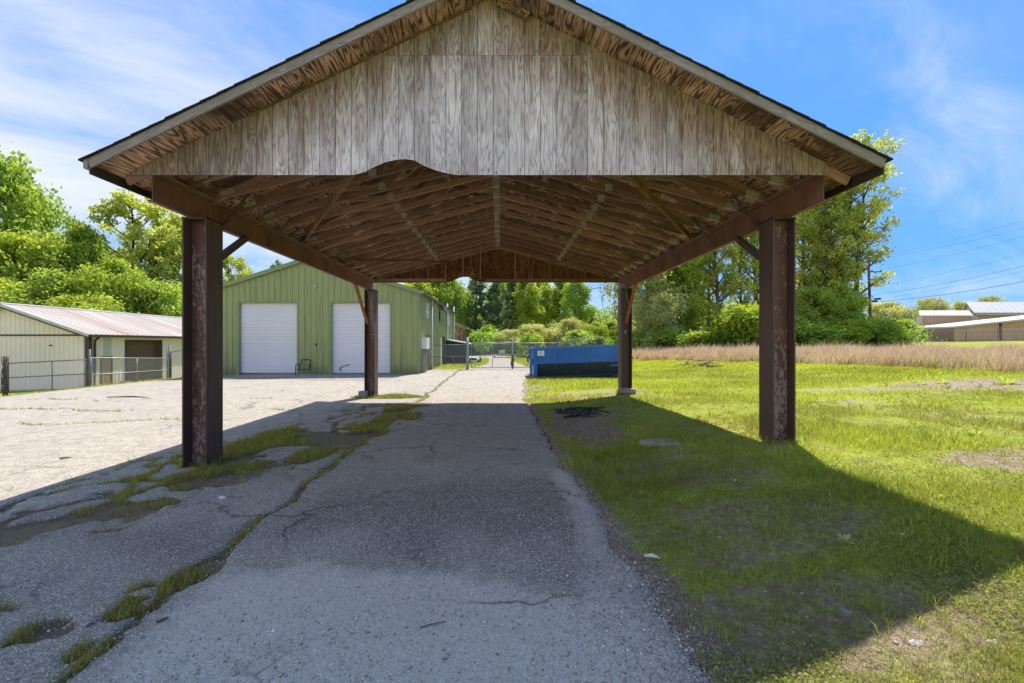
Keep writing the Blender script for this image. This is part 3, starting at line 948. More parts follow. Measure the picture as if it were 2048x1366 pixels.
# edge beams: channels with their flanges turned outward
for xi, s in ((-3.83, -1), (3.556, 1)):
    m = MB()
    m.box(*sorted((xi, xi + s * 0.012)), 4.96, 13.50, 3.1205, 3.424)
    m.box(*sorted((xi + s * 0.012, xi + s * 0.065)), 4.96, 13.50, 3.1205, 3.137)
    m.box(*sorted((xi + s * 0.012, xi + s * 0.065)), 4.96, 13.50, 3.408, 3.424)
    m.build('edge_beam', M_BEAM, carport)
    q = MB(); q.box(*sorted((xi - s * 0.055, xi + s * 0.09)), 4.97, 13.49, 3.4255, 3.462)
    q.build('sill_plate', M_TRUSS, carport)
    for Yk in (6.19, 7.44, 8.98, 9.92, 11.02, 12.55):
        lumber('strap', M_STRAP, carport, (xi - s * 0.006, Yk, 3.15), (xi - s * 0.36, Yk + 0.03, 3.63), 0.055, 0.006, (0, 1, 0) if False else (s, 0, 0.7))
    # knee braces from the columns
    lumber('knee_brace', M_COL, carport, (xi + s * 0.03 - s * 0.05, 5.90, 2.58), (xi - s * 0.02, 6.72, 3.12), 0.075, 0.075)
    lumber('knee_brace', M_ORANGE, carport, (xi + s * 0.03 - s * 0.05, 12.86 if s < 0 else 12.66, 2.13), (xi - s * 0.02, 11.80, 3.12), 0.07, 0.05)

# trusses
TY = [4.94 + 0.537 * i for i in range(17)]
ZC = 4.40
def zbc(x):
    return 3.465 + (ZC - 3.465) * (1 - abs(x - XR) / (3.72 if x < XR else 3.60))
def make_truss(y):
    t = empty('truss', (XR, y, 3.465), parent=carport)
    T = 0.038
    for s, xe in ((-1, XL + 0.05), (1, XE - 0.05)):
        f = lambda x: zdeck(x) - 0.004 - 0.0445 * 1.115
        lumber('top_chord', M_TRUSS, t, (xe, y, f(xe)), (XR + s * 0.001, y, f(XR)), T, 0.089)
        xh = XR + s * (3.70 if s < 0 else 3.58)
        g = lambda x: zbc(x) + 0.046
        lumber('bottom_chord', M_TRUSS, t, (xh, y + 0.0005, g(xh)), (XR + s * 0.001, y + 0.0005, g(XR)), T, 0.089)
        xm = XR + s * 1.78
        xa, xb = XR + s * 0.95, XR + s * 2.62
        lumber('web', M_TRUSS, t, (xm, y + 0.001, g(xm) + 0.02), (xa, y + 0.001, f(xa) - 0.02), T, 0.089)
        lumber('web', M_TRUSS, t, (xm, y + 0.001, g(xm) + 0.02), (xb, y + 0.001, f(xb) - 0.02), T, 0.07)
        lumber('web', M_TRUSS, t, (XR + s * 0.03, y + 0.0015, g(XR) + 0.02), (xa, y + 0.0015, f(xa) - 0.02), T, 0.089)
        lumber('gusset_plate', M_PLATE, t, (xm - 0.055, y, g(xm) + 0.025), (xm + 0.055, y, g(xm) + 0.025), 0.043, 0.11)
        lumber('gusset_plate', M_PLATE, t, (xa - 0.06, y, f(xa) - 0.03), (xa + 0.06, y, f(xa) - 0.03), 0.043, 0.10)
        xq = xh - s * 0.14
        lumber('gusset_plate', M_PLATE, t, (xq - 0.085, y, g(xq) + 0.01), (xq + 0.085, y, g(xq) + 0.01 - s * 0.044), 0.043, 0.085)
    lumber('king_post', M_TRUSS, t, (XR, y + 0.002, ZC + 0.05), (XR, y + 0.002, zdeck(XR) - 0.06), T, 0.089, (1, 0, 0))
    lumber('gusset_plate', M_PLATE, t, (XR - 0.065, y, ZC + 0.085), (XR + 0.065, y, ZC + 0.085), 0.044, 0.19)
    return t
tr0 = make_truss(TY[0])
for k, y in enumerate(TY[1:]):
    c = copy_obj(tr0, loc=tr0.location + Vector((0, y - TY[0], 0)), parent=carport)
    dz = rnd.uniform(-0.008, 0.008)
    for ch in tr0.children:
        q = copy_obj(ch, parent=c)
        q.location.z += dz * (1 if ch.name.startswith(('bottom', 'gusset', 'web', 'king')) else 0)

# long diagonal braces under the bottom chords
lumber('diagonal_brace', M_STUD, carport, (-3.72, 8.55, 3.53), (-1.62, 4.98, 3.47), 0.04, 0.089)
lumber('diagonal_brace', M_STUD, carport, (3.45, 8.20, 3.49), (1.42, 4.98, 3.43), 0.04, 0.089)
lumber('diagonal_brace', M_STUD, carport, (-3.70, 10.25, 3.47), (-1.62, 13.42, 3.98), 0.04, 0.06)
lumber('diagonal_brace', M_STUD, carport, (3.45, 10.25, 3.47), (1.60, 13.42, 3.98), 0.04, 0.06)

# roof deck: plywood panels sagging a little between the trusses
def deck_panel(x0, x1, y0, y1):
    nx, ny = 4, max(3, int((y1 - y0) / 0.09))
    xs_ = np.linspace(x0, x1, nx); ys_ = np.linspace(y0, y1, ny)
    X, Y = np.meshgrid(xs_, ys_)
    ph = (Y - TY[0]) / 0.537
    inside_ = (Y > TY[0]) & (Y < TY[-1])
    jit = rnd.uniform(0.010, 0.034)
    Z = np.vectorize(zdeck)(X) - jit * np.sin(np.pi * (ph % 1.0)) ** 2 * inside_ - 0.010 * np.sin(np.pi * (X - x0) / (x1 - x0)) * 0
    c = np.array([(x0 + x1) / 2, (y0 + y1) / 2, Z.mean()])
    Vb = np.stack([X.ravel(), Y.ravel(), Z.ravel()], 1) - c
    Vt = Vb + [0, 0, 0.013]
    f = grid_faces(nx, ny)
    n = nx * ny
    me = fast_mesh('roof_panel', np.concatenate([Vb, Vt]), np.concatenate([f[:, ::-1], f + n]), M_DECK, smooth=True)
    o = obj_of(me, 'roof_panel', carport)
    o.location = Vector(c) - wloc(carport)
for x0, x1, off in [(XL + 0.01 + i * 1.015, XL + 0.01 + (i + 1) * 1.015 - 0.004, (i % 2) * 1.07) for i in range(4)] + \
                   [(XE - 0.01 - (i + 1) * 0.984 + 0.004, XE - 0.01 - i * 0.984, (i % 2) * 1.07) for i in range(4)]:
    e = [YF + 0.004]
    yy = YF + 2.14 - off
    while yy < 13.85:
        e.append(yy); yy += 2.14
    e.append(13.9)
    for a, b in zip(e, e[1:]):
        deck_panel(x0, x1, a + 0.002, b - 0.002)

# shingle courses, each lapping the one below, and a ridge cap
for s in (-1, 1):
    m_ = ML if s < 0 else MR
    xe = XL - 0.075 if s < 0 else XE + 0.06
    n = 24
    step = (XR - xe) / n
    for i in range(n):
        xa, xb = xe + step * i, xe + step * (i + 1.35)
        if (xb - XR) * s < 0: xb = XR
        za, zb_ = zrake(xa) + 0.100 + 0.010, zrake(xb) + 0.100 + 0.001
        y0, y1 = 4.50 + rnd.uniform(-0.006, 0.006), 13.96
        m = MB()
        m.add([(xa, y0, za - 0.010), (xb, y0, zb_ - 0.003), (xb, y1, zb_ - 0.003), (xa, y1, za - 0.010),
               (xa, y0, za + 0.006), (xb, y0, zb_ + 0.004), (xb, y1, zb_ + 0.004), (xa, y1, za + 0.006)],
              [(0, 1, 2, 3), (7, 6, 5, 4), (0, 4, 5, 1), (1, 5, 6, 2), (2, 6, 7, 3), (3, 7, 4, 0)])
        m.build('shingle_course', M_SHINGLE, carport)
m = MB(); m.prism([(XR - 0.14, zrake(XR - 0.14) + 0.118), (XR, ZA + 0.122), (XR + 0.14, zrake(XR + 0.14) + 0.118), (XR, ZA + 0.14)], 4.49, 13.97)
m.build('ridge_cap', M_SHINGLE, carport)
m = MB()      # closed sheathing under the shingles
m.prism([(XL - 0.02, zrake(XL) + 0.090), (XR, ZA + 0.098), (XE + 0.02, zrake(XE) + 0.090), (XE + 0.02, zrake(XE) + 0.076), (XR, ZA + 0.084), (XL - 0.02, zrake(XL) + 0.076)], 4.56, 13.9)
m.build('underlay', M_SHINGLE, carport)

# rake boards and eave boards
for y in (YF - 0.012, 13.912):
    for xe in (XL, XE):
        zoff = 0.049
        lumber('rake_board', M_FASCIA, carport, (xe, y, zrake(xe) + zoff), (XR, y, ZA + zoff), 0.022, 0.088)
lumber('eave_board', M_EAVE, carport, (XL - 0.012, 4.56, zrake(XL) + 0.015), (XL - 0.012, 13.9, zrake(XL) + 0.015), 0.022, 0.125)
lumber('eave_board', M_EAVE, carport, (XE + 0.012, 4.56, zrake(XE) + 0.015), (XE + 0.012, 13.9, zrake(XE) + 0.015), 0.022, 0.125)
lumber('rake_end_block', M_FASCIA, carport, (XL - 0.024, YF - 0.03, zrake(XL) + 0.045), (XL - 0.024, YF + 0.05, zrake(XL) + 0.045), 0.045, 0.10)

# boarded gables
NX = [-1.60, -1.47, -1.36, -1.25, -1.14, -1.04, -0.94, -0.82, -0.72, -0.60, -0.47]
NZ = [0, 0.035, 0.095, 0.140, 0.166, 0.174, 0.160, 0.095, 0.055, 0.022, 0]
def zbot(x, flip=False):
    return 3.386 + float(np.interp(x, NX, NZ))
def gable_boards(y0, y1, xl, xr, mat, name, phase, seam_z=None, back=None):
    k0 = math.floor((xl - phase) / 0.1716)
    edges = [phase + 0.1716 * (k0 + i) for i in range(0, 48)]
    edges = [xl] + [e for e in edges if xl + 0.03 < e < xr - 0.03] + [xr]
    for a, b in zip(edges, edges[1:]):
        a2, b2 = a + 0.0028, b - 0.0028
        pts = sorted({a2, b2} | {x for x in NX if a2 < x < b2} | ({XR} if a2 < XR < b2 else set()))
        top = [(x, zdeck(x) - 0.004) for x in pts]
        bot = [(x, zbot(x)) for x in pts]
        if top[0][1] < bot[0][1] + 0.004 or top[-1][1] < bot[-1][1] + 0.004:
            top = [(x, max(z, zb_[1] + 0.006)) for (x, z), zb_ in zip(top, bot)]
        if seam_z and min(top[0][1], top[-1][1]) > seam_z + 0.05:
            m = MB(); m.prism(bot + [(b2, seam_z - 0.002), (a2, seam_z - 0.002)], y0, y1); m.build(name, mat, carport)
            m = MB(); m.prism([(a2, seam_z + 0.002), (b2, seam_z + 0.002)] + top[::-1], y0, y1); m.build(name, mat, carport)
        else:
            m = MB(); m.prism(bot + top[::-1], y0, y1); m.build(name, mat, carport)
    if back:
        pts = sorted({xl, xr, XR} | set(NX))
        m = MB(); m.prism([(x, zbot(x) + 0.001) for x in pts] + [(x, max(zdeck(x) - 0.006, zbot(x) + 0.004)) for x in pts[::-1]], back[0], back[1])
        m.build('siding_backing', M_EAVE if mat is M_SIDING else M_SIDING_IN, carport)
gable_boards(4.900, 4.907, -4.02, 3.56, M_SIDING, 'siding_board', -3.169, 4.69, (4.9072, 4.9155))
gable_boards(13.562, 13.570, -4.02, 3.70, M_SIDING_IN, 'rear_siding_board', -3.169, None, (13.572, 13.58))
# nail heads along the foot of the boards and at the panel joint
nl = MB()
for k in range(44):
    for dx in (0.04, 0.125):
        x = -3.169 + 0.1716 * (k - 5) + dx + rnd.uniform(-0.01, 0.01)
        for z in ([zbot(x) + rnd.uniform(0.03, 0.06)] + ([4.69 - 0.03 - rnd.uniform(0, 0.02), 4.72 + rnd.uniform(0, 0.02)] if -1.2 < x < 1.1 else [])):
            if -3.9 < x < 3.5 and rnd.random() < 0.75:
                nl.box(x - 0.005, x + 0.005, 4.897, 4.8995, z - 0.005, z + 0.005)
                if rnd.random() < 0.4: nl.box(x - 0.0025, x + 0.0025, 4.8985, 4.8998, z - rnd.uniform(0.015, 0.05), z - 0.0052)
q = nl.build('nail_heads', M_STRAP, carport); q['kind'] = 'stuff'
for xs_ in [XR - 0.52 * i for i in range(-6, 7)]:
    zt = zdeck(xs_) - 0.1
    if zt > 3.62:
        zb0 = max(3.505, zbot(xs_) + 0.02)
        lumber('stud', M_TRUSS if abs(xs_ - XR) > 0.1 else M_STUD, carport, (xs_, 13.52 - 0.033, zb0), (xs_, 13.52 - 0.033, zt), 0.038, 0.06, (0, 1, 0))
lumber('gable_rail', M_TRUSS, carport, (-3.75, 13.49, 3.462), (-1.62, 13.49, 3.462), 0.05, 0.075)
lumber('gable_rail', M_TRUSS, carport, (-0.46, 13.49, 3.462), (3.48, 13.49, 3.462), 0.05, 0.075)
lumber('edge_strip', M_STUD, carport, (-2.75, 4.894, zdeck(-2.75) - 0.014), (-0.32, 4.894, zdeck(-0.32) - 0.014), 0.012, 0.02)
# a short board tacked up under the east slope by the ridge
lumber('patch_board', M_DECK, carport, (-0.02, 4.86, zdeck(-0.02) - 0.05), (0.30, 4.86, zdeck(0.30) - 0.05), 0.03, 0.085)

# odd ends of cable stapled under the roof
def cable(name, pts, r, mat, label, cat, group=None):
    m = MB(); m.tube(pts, r, 5)
    o = m.build(name, mat, None, True)
    return tag(o, label, cat, group)
M_PALEWIRE = plain('pale_cable', (0.36, 0.30, 0.24), 0.7)
p = [at(876, 463, 9.6), at(874, 478, 9.6), at(873, 492, 9.55), at(867, 507, 9.5), at(858, 518, 9.5), at(848, 523, 9.5), at(800, 523.5, 9.7)]
cable('hanging_cable', p, 0.006, M_PALEWIRE, 'loose pale cable drooping in a curve under the roof trusses', 'cable')
p = [at(733, 566, 12.9), at(737, 590, 12.95), at(741, 610, 12.98), at(747, 640, 13.0), at(751, 668, 13.0), at(752, 710, 13.0)]
cable('hanging_cable', p, 0.006, M_PALEWIRE, 'thin pale wire running down the rear column by the orange brace and block', 'cable')
p = [at(1247, 566, 12.3), at(1256, 600, 12.5), at(1262, 625, 12.6)]
cable('hanging_cable', p, 0.006, M_PALEWIRE, 'thin wire slanting across the top of the rear column beside the grass', 'cable')
p = [at(1176, 584, 13.3), at(1182, 579, 13.3), at(1192, 576, 13.3), at(1205, 576, 13.3), at(1222, 579, 13.2), at(1238, 583, 13.1)]
cable('hanging_cable', p, 0.008, M_CABLE, 'dark cable arching out from the rear column under the roof edge', 'cable')
p = [at(1200, 566, 13.4), at(1202, 585, 13.4), at(1203, 600, 13.4), at(1206, 614, 13.4)]
cable('hanging_cable', p, 0.006, M_CABLE, 'longest thin dark wire hanging down from the rear gable rail', 'cable')
p = [at(1208, 566, 13.4), at(1209, 574, 13.4), at(1206, 588, 13.4), at(1205, 601, 13.4)]
cable('hanging_cable', p, 0.006, M_CABLE, 'kinked dark wire hanging from the rear gable rail beside the longest wire', 'cable')
p = [at(1217, 566, 13.4), at(1216, 573, 13.4), at(1213, 582, 13.4)]
cable('hanging_cable', p, 0.007, M_CABLE, 'short stub of dark wire hanging from the rear gable rail', 'cable')
p = [at(1239, 587, 12.9), at(1232, 593, 13.0), at(1228, 602, 13.0), at(1229, 612, 13.0)]
cable('hanging_cable', p, 0.005, M_CABLE, 'fine looped wire dangling beside the top of the rear column', 'cable')
# ------------------------------------------------------------------ buildings
def slats(mb, x0, x1, y, z0, z1, n, d, axis='X'):
    """curtain of a roll-up door: every slat a shallow bulge"""
    h = (z1 - z0) / n
    for i in range(n):
        a = z0 + h * i
        zs = [a, a + h * 0.18, a + h * 0.82, a + h]
        ds = [0, d, d, 0]
        for j in range(3):
            if axis == 'X':
                mb.add([(x0, y - ds[j], zs[j]), (x1, y - ds[j], zs[j]), (x1, y - ds[j + 1], zs[j + 1]), (x0, y - ds[j + 1], zs[j + 1])], [(0, 1, 2, 3)])
            else:   # wall facing +x at x = y, running x0..x1 in Y
                mb.add([(y + ds[j], x0, zs[j]), (y + ds[j], x1, zs[j]), (y + ds[j + 1], x1, zs[j + 1]), (y + ds[j + 1], x0, zs[j + 1])], [(0, 1, 2, 3)])

# ---- green metal building
GX0, GX1, GY0, GY1 = -15.02, -4.15, 22.9, 39.3
GE, GR, GXR = 4.18, 5.90, -9.62
gb = empty('green_metal_building', (GX0 / 2 + GX1 / 2, GY0, 0))
tag(gb, 'green sheet metal building with two white roll-up doors', 'building')
class Gable:
    def __init__(s, x0, xr, x1, ze, zr):
        s.x0, s.xr, s.x1, s.ze, s.zr = x0, xr, x1, ze, zr
        s.knots = [xr - x0]
    def __call__(s, t):
        x = s.x0 + t
        return s.ze + (s.zr - s.ze) * ((x - s.x0) / (s.xr - s.x0) if x < s.xr else (s.x1 - x) / (s.x1 - s.xr))
gt = Gable(GX0, GXR, GX1, GE, GR)
D1 = (xat(475, GY0), xat(595, GY0)); D2 = (xat(659.5, GY0), xat(781, GY0)); DZ = 3.64
m = MB()
m.ribbed((GX0, GY0), (1, 0), (0, -1), GX1 - GX0, -0.10, gt, 0.305, 0.035, 0.03,
         [(D1[0] - GX0, D1[1] - GX0, -1, DZ), (D2[0] - GX0, D2[1] - GX0, -1, DZ)], 0.12)
m.build('front_wall', M_GREEN, gb)
SD = [(25.05 - GY0, 26.05 - GY0, -1, 2.05), (31.1 - GY0, 33.6 - GY0, -1, 2.05)]
WN = (30.1 - GY0, 30.95 - GY0, 3.05, 3.75)
m = MB(); m.ribbed((GX1, GY0), (0, 1), (1, 0), GY1 - GY0, -0.10, GE, 0.305, 0.035, 0.03, SD + [WN, (24.9 - GY0, 26.15 - GY0, 2.95, 3.85), (35.8 - GY0, 37.4 - GY0, 2.95, 3.85)], 0.12)
m.build('side_wall', M_GREEN, gb)
m = MB(); m.ribbed((GX0, GY1), (0, -1), (-1, 0), GY1 - GY0, -0.3, GE, 0.305, 0.035, 0.03)
m.ribbed((GX1, GY1), (-1, 0), (0, 1), GX1 - GX0, -0.3, lambda t: gt(GX1 - GX0 - t), 0.305, 0.035, 0.03)
m.build('rear_wall', M_GREEN, gb)
for s, xe in ((-1, GX0 - 0.12), (1, GX1 + 0.16)):
    sl = (GR - GE) / (GXR - GX0 if s < 0 else GX1 - GXR)
    ze = GR - sl * abs(xe - GXR)
    m = MB(); m.prism([(xe, ze + 0.03), (GXR, GR + 0.03), (GXR, GR + 0.09), (xe, ze + 0.09)], GY0 - 0.10, GY1 + 0.1)
    y = GY0 + 0.25
    while y < GY1:
        m.prism([(xe, ze + 0.0905), (GXR, GR + 0.0905), (GXR, GR + 0.125), (xe, ze + 0.125)], y, y + 0.05); y += 0.61
    m.build('roof', M_PALEROOF, gb)
    m = MB(); m.prism([(xe, ze - 0.10), (GXR, GR - 0.10), (GXR, GR + 0.10), (xe, ze + 0.10)], GY0 - 0.16, GY0 - 0.102)
    m.build('rake_trim', M_GREENTRIM, gb)
    m = MB(); m.prism([(xe, ze - 0.06), (xe + s * 0.12, ze - 0.06), (xe + s * 0.12, ze + 0.07), (xe + s * 0.105, ze + 0.07), (xe + s * 0.105, ze - 0.045), (xe, ze - 0.045)], GY0 - 0.05, GY1)
    m.build('gutter', M_BROWN if s > 0 else M_GREENTRIM, gb)
for x in (GX0, GX1):
    m = MB(); s = -1 if x == GX0 else 1
    m.box(x - (0.10 if s > 0 else 0.035), x + (0.035 if s > 0 else 0.10), GY0 - 0.036, GY0 + 0.10, -0.1, GE)
    m.build('corner_trim', M_GREENTRIM, gb)
for k, (a, b) in enumerate((D1, D2)):
    dr = MB(); slats(dr, a + 0.10, b - 0.02, GY0 + 0.16, 0.04, DZ + 0.15, 42, 0.038)
    d = dr.build('roll_up_door', M_WHITEDOOR, gb)
    q = MB(); q.box(a + 0.10, b - 0.02, GY0 + 0.12, GY0 + 0.155, -0.02, 0.035); q.build('bottom_bar', M_DULL, d)
    q = MB(); q.box(a - 0.05, a + 0.10, GY0 - 0.031, GY0 + 0.2, -0.05, DZ + 0.05); q.build('jamb', M_GREENTRIM, gb)
    q = MB(); q.box(b - 0.02, b + 0.03, GY0 - 0.031, GY0 + 0.2, -0.05, DZ + 0.05); q.build('jamb', M_GREENTRIM, gb)
    q = MB(); q.box(a + 0.1005, b - 0.0205, GY0 - 0.031, GY0 + 0.19, DZ - 0.02, DZ + 0.06); q.build('head_trim', M_DARK if False else M_GREENTRIM, gb)
    q = MB(); q.box(a - 0.05, b + 0.05, GY0 + 0.25, GY0 + 0.27, -0.1, DZ + 0.3); q.build('door_backing', M_DARK, gb)
# hasp and torn handle on the second door, lamp over the doors, dent and scar between them
m = MB(); m.tube([at(681, 735, GY0 + 0.10), at(684, 733, GY0 + 0.09), at(692, 731, GY0 + 0.10), at(699, 729, GY0 + 0.11)], 0.016, 5)
m.tube([at(681, 735, GY0 + 0.09), at(679.5, 739, GY0 + 0.09), at(682, 742, GY0 + 0.09)], 0.022, 5)
m.build('broken_latch', M_BLACK, gb, True)
lp = at(629, 572, GY0 - 0.14)
m = MB(); m.box(lp.x - 0.05, lp.x + 0.05, GY0 - 0.07, GY0 - 0.035, lp.z - 0.04, lp.z + 0.05)
m.tube([lp + Vector((0.0, 0.05, 0.0)), lp + Vector((0.02, -0.05, -0.03))], [0.04, 0.055], 8)
m.build('flood_lamp', M_WHITED, gb)
m = MB(); q = at(631, 690, GY0 - 0.04)
m.tube([q + Vector((-0.02, 0, 0.05)), q + Vector((0.03, 0, 0.04)), q + Vector((0.045, 0, -0.03)), q + Vector((0.02, 0, -0.07))], [0.03, 0.035, 0.03, 0.012], 6)
m.build('torn_hole', M_BLACK, gb, True)
# side wall fittings
m = MB(); m.box(GX1 + 0.035, GX1 + 0.33, 23.35, 24.25, 1.27, 1.86); m.build('meter_box', M_WHITE, gb)
for yy in (23.45, 24.05):
    m = MB(); m.tube([(GX1 + 0.14, yy, 0.0), (GX1 + 0.14, yy, 1.28)], 0.045, 8); m.build('conduit', M_GALV, gb, True)
m = MB(); m.box(GX1 - 0.03, GX1 - 0.01, 25.10, 26.0, -0.05, 2.03); d = m.build('side_door', M_RUSTDOOR, gb)
m = MB(); m.tube([(GX1 + 0.0, 25.9, 0.95), (GX1 + 0.05, 25.9, 0.95)], 0.03, 6); m.build('handle', M_DULL, d)
m = MB(); m.box(GX1 - 0.05, GX1 - 0.03, 32.0, 33.55, -0.05, 2.03); m.build('double_door', M_DKGREEN, gb)
m = MB(); m.box(GX1 - 0.04, GX1 - 0.02, 31.1, 31.99, -0.05, 2.03); m.build('door_panel', M_WHITED, gb)
m = MB(); m.box(GX1 - 0.02, GX1 + 0.005, 24.9, 26.15, 2.95, 3.85); m.build('light_panel', M_PALE, gb)
m = MB(); m.box(GX1 - 0.02, GX1 + 0.005, 35.8, 37.4, 2.95, 3.85); m.build('light_panel', M_PALE, gb)
m = MB(); m.box(GX1 - 0.08, GX1 - 0.05, 30.1, 30.95, 3.05, 3.75); v = m.build('vent_opening', M_DARK, gb)
m = MB(); m.add([(GX1 + 0.036, 30.0, 3.85), (GX1 + 0.036, 31.05, 3.85), (GX1 + 0.45, 31.05, 3.78), (GX1 + 0.45, 30.0, 3.78), (GX1 + 0.036, 30.0, 4.1), (GX1 + 0.036, 31.05, 4.1), (GX1 + 0.40, 31.05, 4.0), (GX1 + 0.40, 30.0, 4.0)],
             [(0, 1, 2, 3), (7, 6, 5, 4), (0, 4, 5, 1), (1, 5, 6, 2), (2, 6, 7, 3), (3, 7, 4, 0)]); m.build('hood', M_DULL, v)
for yy, zt in ((26.55, 4.15), (34.3, 4.6), (39.15, 4.75)):
    m = MB(); m.tube([(GX1 + 0.10, yy, zt), (GX1 + 0.10, yy, 0.35), (GX1 + 0.14, yy, 0.15), (GX1 + 0.28, yy, 0.08)], 0.055, 8)
    m.build('downspout', M_WHITED, gb, True)

# ---- long office behind it, with a deep eave
ob = empty('brick_office', (-8, 40, 0))
tag(ob, 'low office with pale brick piers and a deep eave behind the green building', 'building')
OY0, OY1, OX, OZ = 39.75, 74.0, -4.55, 3.45
m = MB(); m.box(-14, OX - 0.35, OY0, OY1, -0.4, OZ); m.build('wall', M_PINKBRICK, ob)
m = MB(); m.box(-14.5, OX + 0.42, OY0 - 0.1, OY1 + 0.3, OZ + 0.001, OZ + 0.06); m.build('soffit', M_SOFFIT, ob)
m = MB(); m.prism([(OX + 0.46, OZ + 0.03), (OX + 0.46, OZ + 0.22), (-9, OZ + 1.4), (-14.6, OZ + 0.25), (-14.6, OZ + 0.061), (OX + 0.43, OZ + 0.061), (OX + 0.43, OZ + 0.03)], OY0 - 0.14, OY1 + 0.34); m.build('roof', M_BROWN, ob)
for k, yy in enumerate((41.2, 50.0, 54.8, 60.6, 67.2)):
    m = MB(); m.box(OX - 0.40, OX - 0.335, yy, yy + (4.6 if k else 5.0), 0.25, OZ - 0.5)
    wd_ = m.build('window', M_BROWND if k else M_WHITED, ob)
    if k:
        m = MB(); m.box(OX - 0.334, OX - 0.33, yy + 0.5, yy + 4.0, 0.5, OZ - 0.7); m.build('pane', M_GLASS, wd_)
for yy in (47.9, 54.2, 60.0, 66.3, 73.0):
    m = MB(); m.box(OX - 0.349, OX, yy - 0.25, yy + 0.25, -0.4, OZ); m.build('pier', M_PINKBRICK, ob)
m = MB(); m.tube([(OX + 0.5, 73.5, OZ + 0.05), (OX + 0.2, 73.3, OZ - 0.5), (OX + 0.06, 73.3, OZ - 0.9), (OX + 0.06, 73.3, -0.2)], 0.11, 7); m.build('downspout', M_WHITED, ob, True)
m = MB(); m.tube([(OX + 0.2, 41.0, OZ - 0.25), (OX + 0.2, 44.5, OZ - 0.9), (OX + 0.2, 47.0, OZ - 1.0), (OX + 0.2, 50.5, OZ - 0.5), (OX + 0.35, 53.0, OZ - 0.1), (OX + 0.45, 58.0, OZ + 0.05)], 0.05, 6); m.build('hanging_conduit', M_SOFFIT, ob, True)

# ---- dark green lean-to against it
lt = empty('lean_to', (-3.3, 33.2, 0))
tag(lt, 'dark green lean-to shed with a sloping white edged roof', 'shed')
m = MB(); m.prism([(-4.08, -0.1), (-2.50, -0.1), (-2.50, 1.50), (-4.08, 1.78)], 33.9, 37.6); m.build('wall', M_DKGREEN, lt)
m = MB(); m.prism([(-4.09, 1.80), (-2.32, 1.50), (-2.32, 1.57), (-4.09, 1.87)], 33.7, 37.8); m.build('roof', M_WHITED, lt)
m = MB(); m.box(-2.50, -2.42, 33.80, 33.89, -0.05, 1.50); m.build('corner_post', M_WHITED, lt)
o = lumber('leaning_board', M_TIMBER, None, at(910.5, 728, 32.9), at(900.5, 708, 33.7), 0.26, 0.05, (1, 0, 0))
tag(o, 'grey board leaning against the wall by the green lean-to', 'board')
# white car nose parked by the lean-to
vr = empty('riding_mower', (-2.0, 35.2, 0.0)); tag(vr, 'low white hooded riding mower half hidden behind the gate post', 'mower')
m = MB(); m.prism([(34.6, 0.22), (34.6, 0.40), (34.68, 0.50), (35.35, 0.54), (35.40, 0.22)], -2.42, -1.80, 'X'); m.build('hood', M_WHITE, vr)
m = MB(); m.prism([(35.41, 0.20), (35.41, 0.34), (36.1, 0.36), (36.3, 0.52), (36.5, 0.50), (36.5, 0.20)], -2.55, -1.68, 'X'); m.build('body', M_WHITED, vr)
m = MB(); m.prism([(35.75, 0.361), (35.75, 0.50), (36.1, 0.50), (36.18, 0.82), (36.26, 0.82), (36.22, 0.42)], -2.33, -1.90, 'X'); m.build('seat', M_BLACK, vr)
m = MB(); m.box(-2.36, -1.86, 34.585, 34.599, 0.26, 0.42); m.build('grille', M_BLACK, vr)
m = MB(); m.tube([(-2.11, 35.42, 0.5), (-2.11, 35.60, 0.74)], 0.02, 6); m.tube([(-2.11 + 0.16 * math.cos(t * 0.63), 35.60 + 0.07 * math.sin(t * 0.63), 0.75 + 0.12 * math.sin(t * 0.63)) for t in range(11)], 0.014, 5); m.build('steering_wheel', M_BLACK, vr, True)
for xx, yy, r_ in ((-1.80, 34.85, 0.17), (-2.54, 34.85, 0.17), (-1.70, 36.2, 0.25), (-2.68, 36.2, 0.25)):
    m = MB(); m.tube([(xx, yy, r_ - 0.01), (xx + 0.14, yy, r_ - 0.01)], r_, 14); m.build('wheel', M_BLACK, vr)

# ---- small utility trailer beyond the gate
tl = empty('utility_trailer', (0.1, 49, 0)); tag(tl, 'small flat trailer with a pale box parked beyond the gate', 'trailer')
q0 = at(998, 700.5, 49); q1 = at(1010, 708, 49)
m = MB(); m.box(q0.x, q1.x, 48.8, 49.6, q1.z, q0.z); m.build('box', M_WHITED, tl)
m = MB(); m.box(-0.62, 1.35, 48.6, 50.6, 0.25, 0.36); m.build('deck', M_BLACK, tl)
m = MB(); m.tube([(-0.1, 48.6, 0.3), (-0.25, 47.4, 0.28)], 0.04, 6); m.build('drawbar', M_DULL, tl)
for xx in (-0.75, 1.35):
    m = MB(); m.tube([(xx, 49.6, 0.1), (xx + 0.16, 49.6, 0.1)], 0.28, 14); m.build('wheel', M_BLACK, tl)
gdn = empty('garden_tiller', (2.2, 34.2, 0)); tag(gdn, 'small dark machine with handlebars beside the blue dumpster', 'machine')
c0 = at(1061, 714, 34)
m = MB(); m.box(c0.x - 0.18, c0.x + 0.2, 33.9, 34.5, c0.z + 0.05, c0.z + 0.25); m.build('engine', M_BLACK, gdn)
m = MB(); m.tube([(c0.x - 0.25, 34.2, c0.z - 0.15), (c0.x - 0.13, 34.2, c0.z - 0.15)], 0.24, 14); m.build('wheel', M_BLACK, gdn)
m = MB(); m.tube([(c0.x, 34.2, c0.z + 0.2), (c0.x - 0.15, 34.2, c0.z + 0.55), (c0.x - 0.28, 34.2, c0.z + 0.62)], 0.03, 6); m.build('handlebar', M_DULL, gdn, True)

